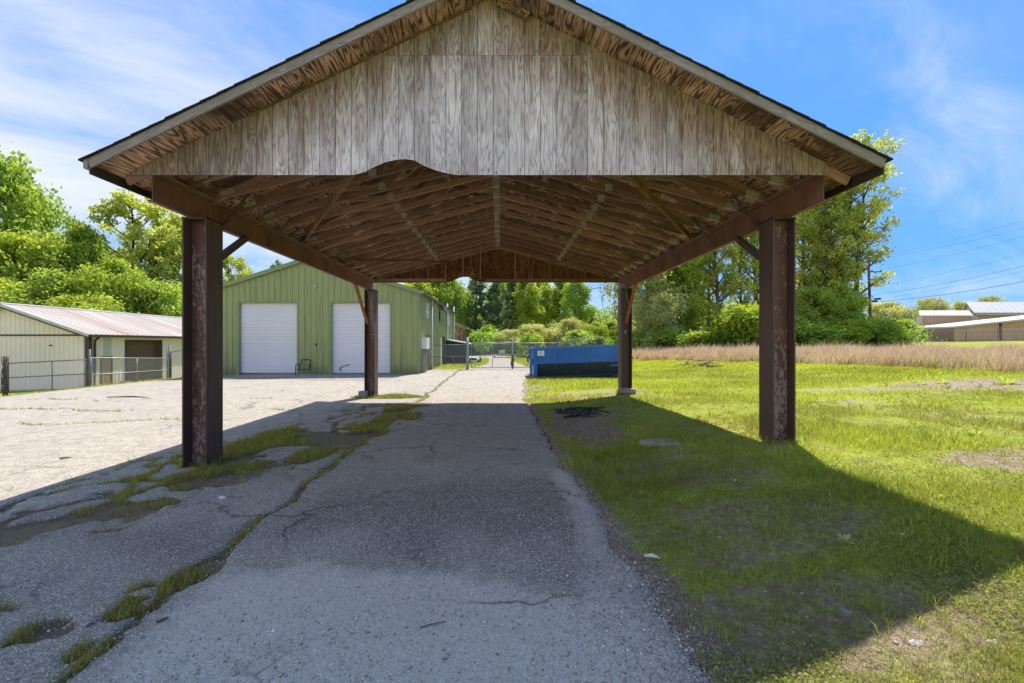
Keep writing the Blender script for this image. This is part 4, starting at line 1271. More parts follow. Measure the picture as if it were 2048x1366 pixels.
# ---- cream shed to the west
SX0, SX1, SXR, SY0, SY1 = -36.0, -25.6, -30.7, 28.0, 45.0
SE, SR = 2.17, 3.86
cs = empty('cream_metal_shed', (SX1, SY0, -1.2))
tag(cs, 'long cream metal shed with a rust streaked roof and brown trim', 'shed')
st = Gable(SX0, SXR, SX1, SE, SR)
m = MB(); m.ribbed((SX0, SY0), (1, 0), (0, -1), SX1 - SX0, -1.7, 2.02, 0.30, 0.03, 0.022); m.build('gable_wall', M_CREAM, cs)
gu = lambda t: max(st(t), 2.125)
gu.knots = [SXR - SX0]
m = MB(); m.ribbed((SX0, SY0 - 0.03), (1, 0), (0, -1), SX1 - SX0, 2.12, gu, 0.30, 0.03, 0.022); m.build('gable_panel', M_CREAM, cs)
m = MB(); m.box(SX0, SX1 - 0.02, SY0 - 0.07, SY0 + 0.02, 2.03, 2.115); m.build('belt_trim', M_BROWN, cs)
DRY = (28.75, 29.68, -2, 0.70); ROL = (30.75, 33.9, -2, 1.70)
m = MB(); m.ribbed((SX1, SY0), (0, 1), (1, 0), SY1 - SY0, -1.7, SE - 0.06, 0.30, 0.03, 0.022, [(DRY[0] - SY0, DRY[1] - SY0, -2, DRY[3]), (ROL[0] - SY0, ROL[1] - SY0, -2, ROL[3])]); m.build('side_wall', M_CREAM, cs)
m = MB(); m.box(SX1 + 0.024, SX1 + 0.032, 29.0, 29.55, 0.76, SE - 0.07); m.build('light_panel', M_PALE, cs)
m = MB(); m.box(SX1 - 0.22, SX1 + 0.06, SY0 - 0.075, SY0 + 0.14, -1.6, SE - 0.1); m.build('corner_trim', M_BROWN, cs)
sl = (SR - SE) / (SX1 - SXR)
for s, xe in ((1, SX1 + 0.30), (-1, SX0 - 0.3)):
    ze = SR - sl * abs(xe - SXR) * (1 if s > 0 else (SX1 - SXR) / (SXR - SX0))
    m = MB(); m.prism([(xe, ze), (SXR, SR + 0.06), (SXR, SR + 0.12), (xe, ze + 0.06)], SY0 - 0.35, SY1)
    y = SY0 - 0.2
    while y < SY1:
        m.prism([(xe, ze + 0.0605), (SXR, SR + 0.1205), (SXR, SR + 0.155), (xe, ze + 0.095)], y, y + 0.06); y += 0.40
    m.build('roof', M_RUSTROOF, cs)
    m = MB(); m.prism([(xe, ze - 0.10), (SXR, SR - 0.04), (SXR, SR + 0.14), (xe, ze + 0.08)], SY0 - 0.42, SY0 - 0.352); m.build('rake_trim', M_WHITED, cs)
    m = MB(); m.prism([(xe, ze - 0.2), (SXR, SR - 0.13), (SXR, SR - 0.043), (xe, ze - 0.105)], SY0 - 0.40, SY0 - 0.352); m.build('rake_edge', M_BROWN, cs)
    if s > 0:
        m = MB(); m.box(xe - 0.02, xe + 0.14, SY0 - 0.36, SY1, ze - 0.13, ze + 0.03); m.build('gutter', M_BROWN, cs)
m = MB(); m.tube([(SXR, SY0 - 0.42, SR + 0.13), (SXR, SY1, SR + 0.13)], 0.09, 6); m.build('ridge_cap', M_PALEROOF, cs)
m = MB(); m.tube([(SX1 + 0.36, SY0 + 0.35, SE - 0.2), (SX1 + 0.15, SY0 + 0.28, SE - 0.4), (SX1 + 0.11, SY0 + 0.28, SE - 0.55), (SX1 + 0.11, SY0 + 0.28, -1.15), (SX1 + 0.3, SY0 + 0.28, -1.22)], 0.07, 8); m.build('downspout', M_BROWN, cs, True)
m = MB(); m.box(SX1 - 0.06, SX1 + 0.03, DRY[0], DRY[0] + 0.09, -1.25, DRY[3]); m.box(SX1 - 0.06, SX1 + 0.03, DRY[1] - 0.09, DRY[1], -1.25, DRY[3]); m.box(SX1 - 0.06, SX1 + 0.03, DRY[0] + 0.0901, DRY[1] - 0.0901, DRY[3] - 0.09, DRY[3]); m.build('door_frame', M_BROWN, cs)
m = MB(); m.box(SX1 - 0.05, SX1 - 0.01, DRY[0] + 0.095, DRY[1] - 0.095, -1.22, DRY[3] - 0.095); d = m.build('door', M_TANDOOR, cs)
for zz0, zz1 in ((-1.05, -0.35), (-0.25, 0.20), (0.28, 0.48)):
    for ya, yb in ((DRY[0] + 0.18, DRY[0] + 0.43), (DRY[0] + 0.50, DRY[0] + 0.75)):
        m = MB()
        for (a, b, c_, e) in ((ya, yb, zz0, zz0 + 0.025), (ya, yb, zz1 - 0.025, zz1), (ya, ya + 0.025, zz0 + 0.0251, zz1 - 0.0251), (yb - 0.025, yb, zz0 + 0.0251, zz1 - 0.0251)):
            m.box(SX1 - 0.0095, SX1 + 0.004, a, b, c_, e)
        m.build('panel', M_TANDOOR, d)
m = MB(); m.tube([(SX1 - 0.01, DRY[1] - 0.18, -0.25), (SX1 + 0.05, DRY[1] - 0.18, -0.25)], 0.035, 8); m.build('handle', M_GALV, d)
m = MB(); m.box(SX1 + 0.024, SX1 + 0.06, ROL[0] - 0.09, ROL[0], -1.3, ROL[3] + 0.09); m.box(SX1 + 0.024, SX1 + 0.06, ROL[1], ROL[1] + 0.09, -1.3, ROL[3] + 0.09); m.box(SX1 + 0.024, SX1 + 0.06, ROL[0] + 0.0001, ROL[1] - 0.0001, ROL[3], ROL[3] + 0.09); m.build('roll_up_frame', M_BROWN, cs)
m = MB(); slats(m, ROL[0], ROL[1], SX1 - 0.35, -1.2, ROL[3], 26, 0.03, 'Y'); m.build('roll_up_door', M_BROWND, cs)
m = MB(); m.box(SX1 - 0.35, SX1 + 0.001, ROL[1] - 0.001, ROL[1] + 0.02, -1.3, ROL[3]); m.box(SX1 - 0.35, SX1 + 0.001, ROL[0], ROL[1], ROL[3], ROL[3] + 0.02); m.build('door_reveal', M_BROWND, cs)
m = MB(); q = at(101, 691, SY0 - 0.05); m.box(q.x - 0.06, q.x + 0.07, SY0 - 0.10, SY0 - 0.024, q.z - 0.03, q.z + 0.04); m.build('vent_cap', M_BLACK, cs)
for k in range(2):
    m = MB(); yy = 29.95 + 0.42 * k
    m.box(SX1 + 0.25, SX1 + 0.55, yy, yy + 0.26, -1.22, -1.02); m.box(SX1 + 0.29, SX1 + 0.51, yy + 0.03, yy + 0.23, -1.0199, -0.97)
    tag(m.build('block', M_BLOCK), ['grey block lying beside the tan door of the cream shed', 'grey block between the tan door and the brown roll-up door'][k], 'block')

# ---- tan buildings beyond the field to the east
tb = empty('tan_warehouse', (74, 76, 1.7)); tag(tb, 'square tan metal warehouse with a white trimmed corner beyond the reeds', 'building')
YA = 76.0
xa, xb = xat(1838, YA), xat(1942, YA); zt = at(0, 633, YA).z
m = MB(); m.ribbed((xa, YA), (1, 0), (0, -1), xb - xa, 1.2, zt, 0.6, 0.08, 0.05); m.add([(xa, YA, 1.2), (xat(1839, YA + 9), YA + 9, 1.2), (xat(1839, YA + 9), YA + 9, zt + 1.4), (xa, YA, zt)], [(3, 2, 1, 0)]); m.build('wall', M_TAN, tb)
xl2 = xat(1838, YA + 9)
m = MB(); m.add([(xa - 0.2, YA - 0.3, zt - 0.02), (xb, YA - 0.3, zt - 0.02), (xb + 9, YA + 9, zt + 1.5), (xl2, YA + 9, zt + 1.5), (xa - 0.2, YA - 0.3, zt + 0.18), (xb, YA - 0.3, zt + 0.18), (xb + 9, YA + 9, zt + 1.7), (xl2, YA + 9, zt + 1.7)],
             [(0, 1, 2, 3), (7, 6, 5, 4), (0, 4, 5, 1), (1, 5, 6, 2), (2, 6, 7, 3), (3, 7, 4, 0)]); m.build('roof', M_PALEROOF, tb)
m = MB(); m.box(xa - 0.25, xa + 0.25, YA - 0.25, YA + 0.2, 1.2, zt - 0.03); m.build('corner_trim', M_WHITED, tb)
tb2 = empty('tall_tan_building', (88, 80, 1.7)); tag(tb2, 'tallest tan metal building with a pale ridged roof beyond the reeds', 'building')
YC = 80.0
xa, xb = xat(1950, YC), 128.0; ze = at(0, 627, YC).z
YR = 86.5; xr_, zr = xat(1937, YR), at(0, 606, YR).z
m = MB(); m.ribbed((xa, YC), (1, 0), (0, -1), xb - xa, 1.0, ze, 0.6, 0.08, 0.05); m.build('wall', M_TAN, tb2)
m = MB(); m.add([(xa, YC, 1.0), (xa, YC, ze), (xr_, YR, zr), (xr_ + 5.5, YR + 6.5, ze), (xr_ + 5.5, YR + 6.5, 1.0)], [(0, 1, 2, 3, 4)]); m.build('gable_wall', M_TAN, tb2)
m = MB()
def rf(x0, y0, z0, x1, y1, z1, w_, h0, h1):
    m.add([(x0, y0, z0 + h0), (x0 + w_, y0, z0 + h0), (x1 + w_, y1, z1 + h0), (x1, y1, z1 + h0), (x0, y0, z0 + h1), (x0 + w_, y0, z0 + h1), (x1 + w_, y1, z1 + h1), (x1, y1, z1 + h1)],
          [(0, 3, 2, 1), (4, 5, 6, 7), (0, 1, 5, 4), (1, 2, 6, 5), (2, 3, 7, 6), (3, 0, 4, 7)])
rf(xa - 0.5, YC - 0.4, ze - 0.06, xr_ - 0.5, YR, zr, 38, 0.02, 0.2)
for k in range(30):
    rf(xa + 0.1 + 1.2 * k, YC - 0.4, ze - 0.06, xr_ + 0.1 + 1.2 * k, YR, zr, 0.1, 0.2005, 0.27)
m.build('roof', M_PALEROOF, tb2)
m = MB(); rf(xr_ - 0.5, YR + 0.001, zr, xr_ + 5.0, YR + 6.9, ze - 0.06, 38, 0.02, 0.2); m.build('rear_roof', M_PALEROOF, tb2)
m = MB(); m.box(xa - 0.3, xb, YC - 0.55, YC - 0.401, ze - 0.3, ze - 0.08); m.build('gutter', M_WHITED, tb2)
m = MB(); m.box(xa - 0.4, xa + 0.35, YC - 0.12, YC - 0.06, 1.0, ze - 0.31); m.build('corner_trim', M_WHITED, tb2)
tb3 = empty('low_tan_shed', (70, 62, 1.7)); tag(tb3, 'low tan shed with a sloping pale roof edge behind the wire fence', 'shed')
YD = 66.0
xa, xm_, xb = xat(1908, YD), xat(2000, YD), 92.0
zl, zh = at(0, 655, YD).z, at(0, 640, YD).z
slp = lambda t: zl + (zh - zl) * t / (xat(2048, YD) - xa)
m = MB(); m.ribbed((xa, YD), (1, 0), (0, -1), xb - xa, 1.0, slp, 0.42, 0.07, 0.06); m.build('wall', M_TAN, tb3)
m = MB(); m.prism([(xa - 0.5, zl - 0.05), (xb, slp(xb - xa)), (xb, slp(xb - xa) + 0.22), (xa - 0.5, zl + 0.17)], YD - 0.6, YD + 8); m.build('roof', M_WHITED, tb3)
m = MB(); m.box(xm_ - 0.15, xm_ + 0.15, YD - 0.14, YD - 0.065, 1.0, slp(xm_ - xa) - 0.06); m.build('post_trim', M_BROWN, tb3)
tb4 = empty('white_outbuilding', (68, 85, 1.5)); tag(tb4, 'small white outbuilding between the roadside tree and the tan warehouse', 'building')
YE = 88.0
m = MB(); m.box(xat(1808, YE), xat(1837, YE), YE, YE + 6, 1.0, at(0, 652, YE).z); m.build('wall', M_WHITED, tb4)
m = MB(); m.box(xat(1807, YE), xat(1838, YE), YE - 0.3, YE + 6.3, at(0, 652, YE).z + 0.001, at(0, 650, YE).z); m.build('roof', M_PALEROOF, tb4)

# ------------------------------------------------------------------ fences and gates
def chain_mesh(parent, p0, p1, z0, z1, pitch=0.11, r=0.0042):
    """diamond wire between two points; z0, z1 are heights above each end's own base"""
    p0, p1 = Vector(p0), Vector(p1)
    d = Vector((p1.x - p0.x, p1.y - p0.y, 0)); L = d.length; d.normalize()
    nrm = Vector((-d.y, d.x, 0))
    hgt = z1 - z0
    V, Fq = [], []
    def P(s, z):
        b = p0.z + (p1.z - p0.z) * s / L
        return (p0.x + d.x * s, p0.y + d.y * s, b + z0 + z)
    n = int((L + hgt) / pitch) + 1
    for k in range(n):
        s0 = -hgt + k * pitch
        for sg in (1, -1):
            a, za = s0, 0.0
            b_, zb_ = s0 + hgt, hgt
            if a < 0: za += (0 - a); a = 0
            if b_ > L: zb_ -= (b_ - L); b_ = L
            if b_ - a < 0.02: continue
            if sg < 0: za, zb_ = hgt - za, hgt - zb_
            A, B = Vector(P(a, za)), Vector(P(b_, zb_))
            t = (B - A).normalized(); u2 = t.cross(nrm).normalized()
            i = len(V)
            for q in (A, B):
                V += [q + u2 * r, q - u2 * r * 0.5 + nrm * r * 0.87 * sg, q - u2 * r * 0.5 - nrm * r * 0.87 * sg]
            for j in range(3):
                j2 = (j + 1) % 3
                Fq.append((i + j, i + j2, i + 3 + j2, i + 3 + j))
    V = np.array([tuple(q) for q in V]); c = V.mean(0)
    me = fast_mesh('wire_mesh', V - c, np.array(Fq), M_WIRE)
    o = obj_of(me, 'wire_mesh', parent); o.location = Vector(c) - wloc(parent)
    o['kind'] = 'stuff'
    return o

def pipe(name, parent, pts, r, mat=None, n=7, label=None):
    m = MB(); m.tube(pts, r, n)
    return m.build(name, mat or M_GALV, parent, True, label=label)

def fence(name, label, pts, h, posts=True, mid=None, barb=False, step=3.0, mesh=True, mat=None, cat='fence', group=None):
    b = [Vector(p) for p in pts]
    root = empty(name, b[0]); tag(root, label, cat, group)
    mat = mat or M_GALV
    for i, (p, q) in enumerate(zip(b, b[1:])):
        pipe('top_rail', root, [p + Vector((0, 0, h)), q + Vector((0, 0, h))], 0.024, mat)
        if mid: pipe('mid_rail', root, [p + Vector((0, 0, mid)), q + Vector((0, 0, mid))], 0.02, mat)
        if mesh: chain_mesh(root, p, q, 0.04, h - 0.02)
        n = max(1, round((q - p).length / step))
        for k in range(n + (1 if i == len(b) - 2 else 0)):
            w_ = p.lerp(q, k / n)
            top = h + (0.28 if barb else 0.06)
            pipe('post', root, [w_ + Vector((0, 0, -0.2)), w_ + Vector((0, 0, top))], 0.032 if 0 < k < n else 0.045, mat)
        if barb:
            for z in (0.12, 0.20, 0.28):
                pipe('barbed_wire', root, [p + Vector((0, 0, h + z)), q + Vector((0, 0, h + z))], 0.006, mat, 4)
    return root

def gate_leaf(name, label, p, q, h, zoff=0.08, mids=(0.5,), uprights=(0.5,), mat=None, group=None, mesh=True):
    p, q = Vector(p), Vector(q)
    mat = mat or M_GALV
    root = empty(name, p); tag(root, label, 'gate', group)
    Z = lambda z: Vector((0, 0, z))
    pipe('gate_frame', root, [p + Z(zoff), p + Z(h), q + Z(h), q + Z(zoff), p + Z(zoff)], 0.024, mat)
    for f in mids:
        pipe('cross_rail', root, [p + Z(zoff + (h - zoff) * f), q + Z(zoff + (h - zoff) * f)], 0.022, mat)
    for f in uprights:
        w_ = p.lerp(q, f); pipe('upright', root, [w_ + Z(zoff), w_ + Z(h)], 0.02, mat)
    if mesh: chain_mesh(root, p, q, zoff, h)
    return root

# gate across the drive
gz0 = 0.0
A = Vector((xat(862, 26.9), 26.9, 0)); B = Vector((xat(934, 26.9), 26.9, 0)); C = Vector((xat(1025, 27.4), 27.4, 0)); Dd = Vector((xat(1112, 27.6), 27.6, 0))
fence('chain_link_fence', 'short chain link fence panel between the green building and the drive gate', [A, B], 1.46, mid=0.76, step=5, mat=M_DULL)
gp = MB(); gp.tube([(B.x + 0.03, B.y, -0.2), (B.x + 0.03, B.y, 1.92)], 0.085, 10); o = gp.build('gate_post', M_GALV, None, True)
tag(o, 'thick grey hinge post at the edge of the drive by the lean-to', 'post')
for zz in (0.35, 0.85, 1.35):
    q = MB(); q.box(B.x + 0.10, B.x + 0.24, B.y - 0.04, B.y + 0.04, zz, zz + 0.06); q.build('hinge', M_DULL, o)
gate_leaf('drive_gate', 'grey chain link gate leaf standing closed across the drive', (B.x + 0.26, B.y, 0), C + Vector((-0.06, 0, 0)), 1.58, 0.09, (0.5,), (0.52,))
gate_leaf('drive_gate', 'chain link gate leaf running behind the blue dumpster', C + Vector((0.06, 0, 0)), Dd, 1.58, 0.09, (0.5,), (0.52,))
pp = pipe('latch_post', None, [(C.x, C.y, -0.1), (C.x, C.y, 1.92)], 0.045)
tag(pp, 'slim post with a wrapped chain where the gate leaves meet', 'post')
m = MB(); m.tube([(C.x, C.y - 0.02, 0.10), (C.x - 0.03, C.y - 0.03, 0.35), (C.x + 0.03, C.y - 0.03, 0.6), (C.x - 0.02, C.y, 0.82)], [0.06, 0.11, 0.10, 0.05], 7); m.build('wrapped_chain', M_TWIG, pp, True)
fence('barbed_fence', 'tall chain link fence with barbed wire leading from the gate to the brush', [Dd + Vector((0.1, 0.1, 0)), (4.7, 28.4, 0.02), (6.35, 28.9, 0.05)], 1.72, barb=True, step=2.0, mat=M_DULL)
fence('boundary_fence', 'long dark chain link fence under the trees beyond the trailer', [(-3.0, 56, -0.1), (4.0, 57, 0.0), (12.0, 56, 0.1)], 1.6, barb=True, step=3.4, mesh=True)

# west lot gates
gate_leaf('lot_gate', 'wide chain link gate leaf in front of the cream shed gable', (-21.1, 19.3, -0.62), (-17.75, 19.35, -0.45), 1.32, 0.08, (0.5,), (0.55,), M_DULL)
gate_leaf('lot_gate', 'chain link gate leaf swung open in front of the brown roll-up door', (-17.65, 19.4, -0.45), (-20.55, 27.9, -0.74), 1.38, 0.06, (0.45,), (0.5,), M_GALV)
for pt, hh, r_, lab in (((-17.7, 19.38, -0.45), 1.75, 0.05, 'grey meeting post between the two lot gate leaves'), ((-20.6, 28.0, -0.74), 2.15, 0.065, 'thick dark post at the far end of the open lot gate'), ((-20.95, 28.3, -0.76), 2.05, 0.05, 'thin strapped post beside the thick dark post by the shed')):
    o = pipe('gate_post', None, [Vector(pt) + Vector((0, 0, -0.2)), Vector(pt) + Vector((0, 0, hh))], r_, M_DULL)
    tag(o, lab, 'post')
for xx, lab in ((-21.25, 'old wooden post wrapped in dead vine beside the wide lot gate'), (-21.75, 'outermost wooden post with dead vine past the wide lot gate')):
    o = pipe('wooden_post', None, [(xx, 19.3, -0.9), (xx + 0.03, 19.3, 1.0)], 0.085, M_POLE, 9); tag(o, lab, 'post')
    for k in range(6):
        a0 = rnd.uniform(0, 6.3)
        pts = [(xx + 0.11 * math.cos(a0 + t * 5), 19.3 + 0.11 * math.sin(a0 + t * 5), -0.7 + 1.7 * t) for t in [i / 12 for i in range(13)]]
        q = MB(); q.tube(pts, 0.016, 4); q.build('vine', M_TWIG, o, True)
fence('lot_fence', 'chain link fence from the dark post towards the green building', [(-20.5, 28.0, -0.74), (-15.3, 25.8, -0.12)], 1.75, step=2.6, mat=M_DULL)
fence('lot_fence', 'chain link fence running out of sight past the vine wrapped posts', [(-21.8, 19.3, -0.66), (-27, 19.2, -1.2)], 1.35, step=3, mat=M_DULL)
fence('yard_fence', 'chain link fence with leaning posts in front of the tan buildings', [(54.5, 59, 1.85), (60, 58, 2.0), (70, 56, 2.15), (84, 54, 2.3)], 1.55, mid=1.0, step=3.4, mat=M_DULL)

# ------------------------------------------------------------------ blue dumpster
DX0, DY0 = 1.48, 19.95
ang = 0.012
db = empty('blue_dumpster', (DX0, DY0, -0.03), ang)
db.rotation_euler = (0, -0.036, ang)
tag(db, 'open topped blue steel dumpster with a white sticker standing on the grass', 'dumpster')
def dpart(name, mat, fn, parent=db, label=None):
    m = MB(); fn(m)
    V = np.array(m.v); c = (V.min(0) + V.max(0)) / 2
    me = bpy.data.meshes.new(name); me.from_pydata([tuple(p) for p in V - c], [], m.f); me.materials.append(mat); me.update()
    o = bpy.data.objects.new(name, me); col.objects.link(o); o.parent = parent; o.location = Vector(c) - (Vector(parent.location) if parent is not db else Vector())
    if label: o['label'] = label
    return o
DL, DW, DH = 4.15, 2.2, 1.38
dpart('side_panel', M_BLUE, lambda m: m.box(0.16, DL, 0.0, 0.03, 0.66, DH - 0.06), label='bright upper side panel')
dpart('lower_panel', M_BLUEG, lambda m: m.prism([(0.0, 0.6595), (0.24, 0.10), (0.27, 0.10), (0.03, 0.6595)], 0.16, DL, 'X'), label='grimy lower panel sloping inward')
dpart('far_side_panel', M_BLUE, lambda m: m.box(0.16, DL, DW - 0.03, DW, 0.10, DH - 0.06))
dpart('floor', M_BLUEG, lambda m: m.box(0.16, DL, 0.25, DW - 0.03, 0.08, 0.12))
dpart('end_panel', M_BLUE, lambda m: m.box(0.06, 0.12, 0.06, DW - 0.06, 0.12, DH - 0.06))
dpart('rear_panel', M_BLUE, lambda m: m.box(DL, DL + 0.05, 0.06, DW - 0.06, 0.12, DH - 0.06))
for y0 in (-0.03, DW - 0.09):
    dpart('corner_post', M_BLUE, lambda m: m.box(0.0, 0.159, y0, y0 + 0.12, 0.02, DH))
    dpart('top_rail', M_BLUEL, lambda m: m.box(0.16, DL + 0.05, y0 + 0.01, y0 + 0.11, DH - 0.059, DH + 0.01))
dpart('bottom_rail', M_BLUEG, lambda m: m.box(0.16, DL, 0.20, 0.30, 0.03, 0.099))
dpart('end_rail', M_BLUE, lambda m: m.box(0.0, 0.15, 0.091, DW - 0.091, DH - 0.10, DH))
dpart('brace_bar', M_BLUEL, lambda m: m.box(3.42, 4.1, 0.02, 0.09, 0.45, 0.51))
dpart('hook', M_BLACK, lambda m: m.prism([(3.78, 0.12), (4.05, 0.42), (4.2, 0.42), (3.98, 0.06)], 0.06, 0.2))
dpart('hinge_pin', M_BLUE, lambda m: (m.tube([(-0.07, 0.05, 0.72), (-0.07, 0.05, 0.90)], 0.07, 8), m.box(-0.12, 0.0, 0.0, 0.1, 0.62, 0.72)))
stk = dpart('sticker', M_WHITE, lambda m: m.box(0.20, 0.50, -0.006, -0.001, 1.02, 1.25))
def mark(m):
    n = 14
    for i in range(n):          # an open swirl with a short stroke in it, above two lines of tiny print
        t0, t1 = math.radians(40 + 250 * i / n), math.radians(40 + 250 * (i + 1) / n)
        P = lambda t, r: (0.345 + r * math.cos(t), -0.0085, 1.165 + r * math.sin(t))
        m.add([P(t0, 0.038), P(t1, 0.038), P(t1, 0.055), P(t0, 0.055)], [(0, 1, 2, 3)])
    m.box(0.347, 0.40, -0.0088, -0.0081, 1.152, 1.166)
    m.box(0.26, 0.44, -0.0088, -0.0081, 1.075, 1.082)
    m.box(0.29, 0.41, -0.0088, -0.0081, 1.055, 1.060)
dpart('logo_mark', M_DULL, mark, stk)
for xx in (0.45, 4.1):
    dpart('wheel', M_BLACK, lambda m: m.tube([(xx, 0.45, 0.09), (xx, 0.6, 0.09)], 0.10, 12))

# ------------------------------------------------------------------ small things on the ground
ch = empty('chair_frame', at(605, 749, 22.4)); tag(ch, 'bare black metal chair frame leaning between the two white doors', 'chair frame')
def pt(x, y, Y): return at(x, y, Y)
pipe('back_frame', ch, [pt(598, 738, 22.75), pt(601, 729, 22.78), pt(603, 719.5, 22.8), pt(606, 719, 22.8), pt(618, 719, 22.8), pt(621, 720.5, 22.8), pt(621, 727, 22.78), pt(618.5, 739, 22.75)], 0.022, M_BLACK)
pipe('arm_frame', ch, [pt(599, 729.4, 22.5), pt(593, 729.4, 22.4), pt(591.7, 731, 22.3), pt(591.2, 739, 22.25), pt(590.6, 748.8, 22.2), pt(592, 750.2, 22.2), pt(604, 750.5, 22.4)], 0.022, M_BLACK)
pipe('seat_bar', ch, [pt(591, 739.2, 22.3), pt(604, 739, 22.6), pt(619.5, 739.2, 22.7)], 0.018, M_BLACK)
pipe('arm_bar', ch, [pt(611, 729.3, 22.5), pt(619, 729.3, 22.5), pt(618.5, 739.2, 22.6)], 0.018, M_BLACK)

m = MB()
cx, cy = xat(726, 12.85), 12.85
m.box(cx - 0.10, cx + 0.115, cy - 0.12, cy + 0.10, 0.0, 0.195)
o = m.build('concrete_block', M_BLOCK); bv = o.modifiers.new('soft', 'BEVEL'); bv.width = 0.012; bv.segments = 2
tag(o, 'square grey concrete block beside the foot of a rear column', 'block')
m = MB(); m.box(-0.15, 0.15, -0.05, 0.05, 0, 0.035); o = m.build('wood_scrap', M_TIMBER); o.location = at(789, 792, 13.2); o.location.z = 0.03; o.rotation_euler = (0, 0.05, 0.2)
tag(o, 'short scrap of board on the lot beyond the concrete block', 'board')
# sawn log in front of the rear east column
g0 = gzf(3.4, 12.3)
lg = MB(); lg.tube([(3.22, 12.28, g0 + 0.085), (3.45, 12.22, g0 + 0.083), (3.66, 12.16, g0 + 0.08)], [0.098, 0.094, 0.088], 14, cap=False)
o = lg.build('sawn_log', M_LOG, None, True); tag(o, 'short sawn log lying at the foot of a rear column on the grass', 'log')
d_ = Vector((0.44, -0.12, -0.005)).normalized()
q = MB(); q.tube([Vector((3.66, 12.16, g0 + 0.08)) - d_ * 0.01, Vector((3.66, 12.16, g0 + 0.08)) + d_ * 0.002], 0.087, 14); q.build('sawn_end', M_LOGEND, o)
# flat concrete slab showing through the turf
gs = gzf(2.25, 6.25)
pts = []
for i in range(18):
    t = 2 * math.pi * i / 18
    pts.append((2.33 + 0.37 * math.cos(t) * (1 + 0.15 * math.sin(3 * t)), 6.25 + 0.16 * math.sin(t) * (1 + 0.2 * math.cos(4 * t))))
m = MB(); m.prism(pts, gs - 0.02, gs + 0.050, 'Z'); o = m.build('concrete_slab', M_CONC); tag(o, 'flat pale concrete slab sunk in the turf under the carport edge', 'slab')

def rock(name, loc, r, mat, label, cat, sq=(1, 1, 0.6), seed=1):
    bm = bmesh.new(); bmesh.ops.create_icosphere(bm, subdivisions=2, radius=1)
    rr = random.Random(seed)
    ax = [Vector((rr.uniform(-1, 1), rr.uniform(-1, 1), rr.uniform(-1, 1))).normalized() for _ in range(9)]
    for v in bm.verts:
        d = v.co.normalized(); k = min(1.0, min(0.78 / max(d.dot(a), 0.01) for a in ax))
        v.co = Vector((d.x * k * sq[0], d.y * k * sq[1], d.z * k * sq[2])) * r
    me = bpy.data.meshes.new(name); bm.to_mesh(me); bm.free(); me.materials.append(mat)
    o = bpy.data.objects.new(name, me); col.objects.link(o); o.location = loc
    return tag(o, label, cat)
def onp(x, y):       # point of the pavement seen at photo pixel x, y
    Y = H * F / (y - VY); return Vector((xat(x, Y), Y, 0.016))
def ong(x, y):       # point of the ground seen at photo pixel x, y
    Y = 3.0
    for _ in range(40):
        Y = (H - gzf(xat(x, Y), Y)) * F / (y - VY)
    return Vector((xat(x, Y), Y, gzf(xat(x, Y), Y)))
rock('stone', ong(1440, 1075), 0.018, M_WHITESTONE, 'small white stone in the thin turf by the drive', 'stone', (1.2, 0.8, 0.5), 3)
rock('stone', onp(445, 999), 0.035, M_WHITESTONE, 'small white stone on the cracked slabs by the joint', 'stone', (1.2, 0.9, 0.6), 4)
rock('stone', onp(180, 992), 0.03, M_STONE, 'grey stone at the shadow edge among the broken slabs', 'stone', (1.2, 0.9, 0.6), 5)
rock('stone', ong(1838, 1287), 0.032, M_WHITESTONE, 'largest pale flat stone in the sunlit bare turf', 'stone', (1.5, 0.9, 0.35), 6)
rock('stone', ong(1985, 1283), 0.024, M_WHITESTONE, 'flat pale chip of stone near the corner of the turf', 'stone', (1.5, 0.7, 0.35), 7)
rock('stone', ong(1690, 1222), 0.03, M_STONE, 'flat grey stone in the shade of the thin turf', 'stone', (0.8, 1.4, 0.35), 8)
rock('stone', onp(1325, 1295), 0.022, M_STONE, 'roundish grey pebble on the gravelly drive edge', 'stone', (1.2, 1, 0.7), 9)
# stump of a stake, tuft of white plastic, sticks
b0 = onp(1143, 1092)
m = MB(); m.prism([(-0.016, 0), (0.012, 0), (0.010, 0.055), (0.0, 0.085), (-0.012, 0.05)], -0.01, 0.012); o = m.build('wooden_stake', M_TIMBER); o.location = b0
tag(o, 'splintered grey stub of wood standing up from the drive', 'stake')
b0 = ong(1304, 1124)
m = MB(); m.tube([(-0.05, 0.01, 0.03), (0.0, 0.0, 0.036), (0.05, -0.02, 0.028)], [0.008, 0.016, 0.006], 7); o = m.build('plastic_scrap', M_WHITE, None, True); o.location = b0 + Vector((0, 0, 0.03))
tag(o, 'curled white scrap of plastic on the turf by the drive', 'litter')
def stick(x0, y0, x1, y1, r, label, bend=0.02, fn=onp):
    a, b = fn(x0, y0), fn(x1, y1)
    mdl = (a + b) / 2 + Vector((bend, 0, 0.006))
    m = MB(); m.tube([a + Vector((0, 0, r)), mdl + Vector((0, 0, r)), b + Vector((0, 0, r))], [r, r * 0.9, r * 0.5], 5)
    return tag(m.build('stick', M_TWIG, None, True), label, 'stick')
stick(1118, 1000, 1133, 1011, 0.006, 'thin twig lying on the drive near its grassy edge')
stick(862, 1018, 873, 1016, 0.006, 'short dark twig in the middle of the drive')
stick(1095, 970, 1110, 972, 0.006, 'dark curled twig near the ragged edge of the drive')
stick(120, 921, 142, 919, 0.012, 'dark flat stick lying on the sunlit lot')
stick(312, 1252, 336, 1243, 0.008, 'brown chip of bark on the asphalt near the moss clump')
stick(172, 1262, 190, 1255, 0.008, 'reddish chip of bark in the moss clump', 0.0)
stick(840, 1262, 892, 1250, 0.004, 'long pale straw lying across the gravelly drive', 0.01)
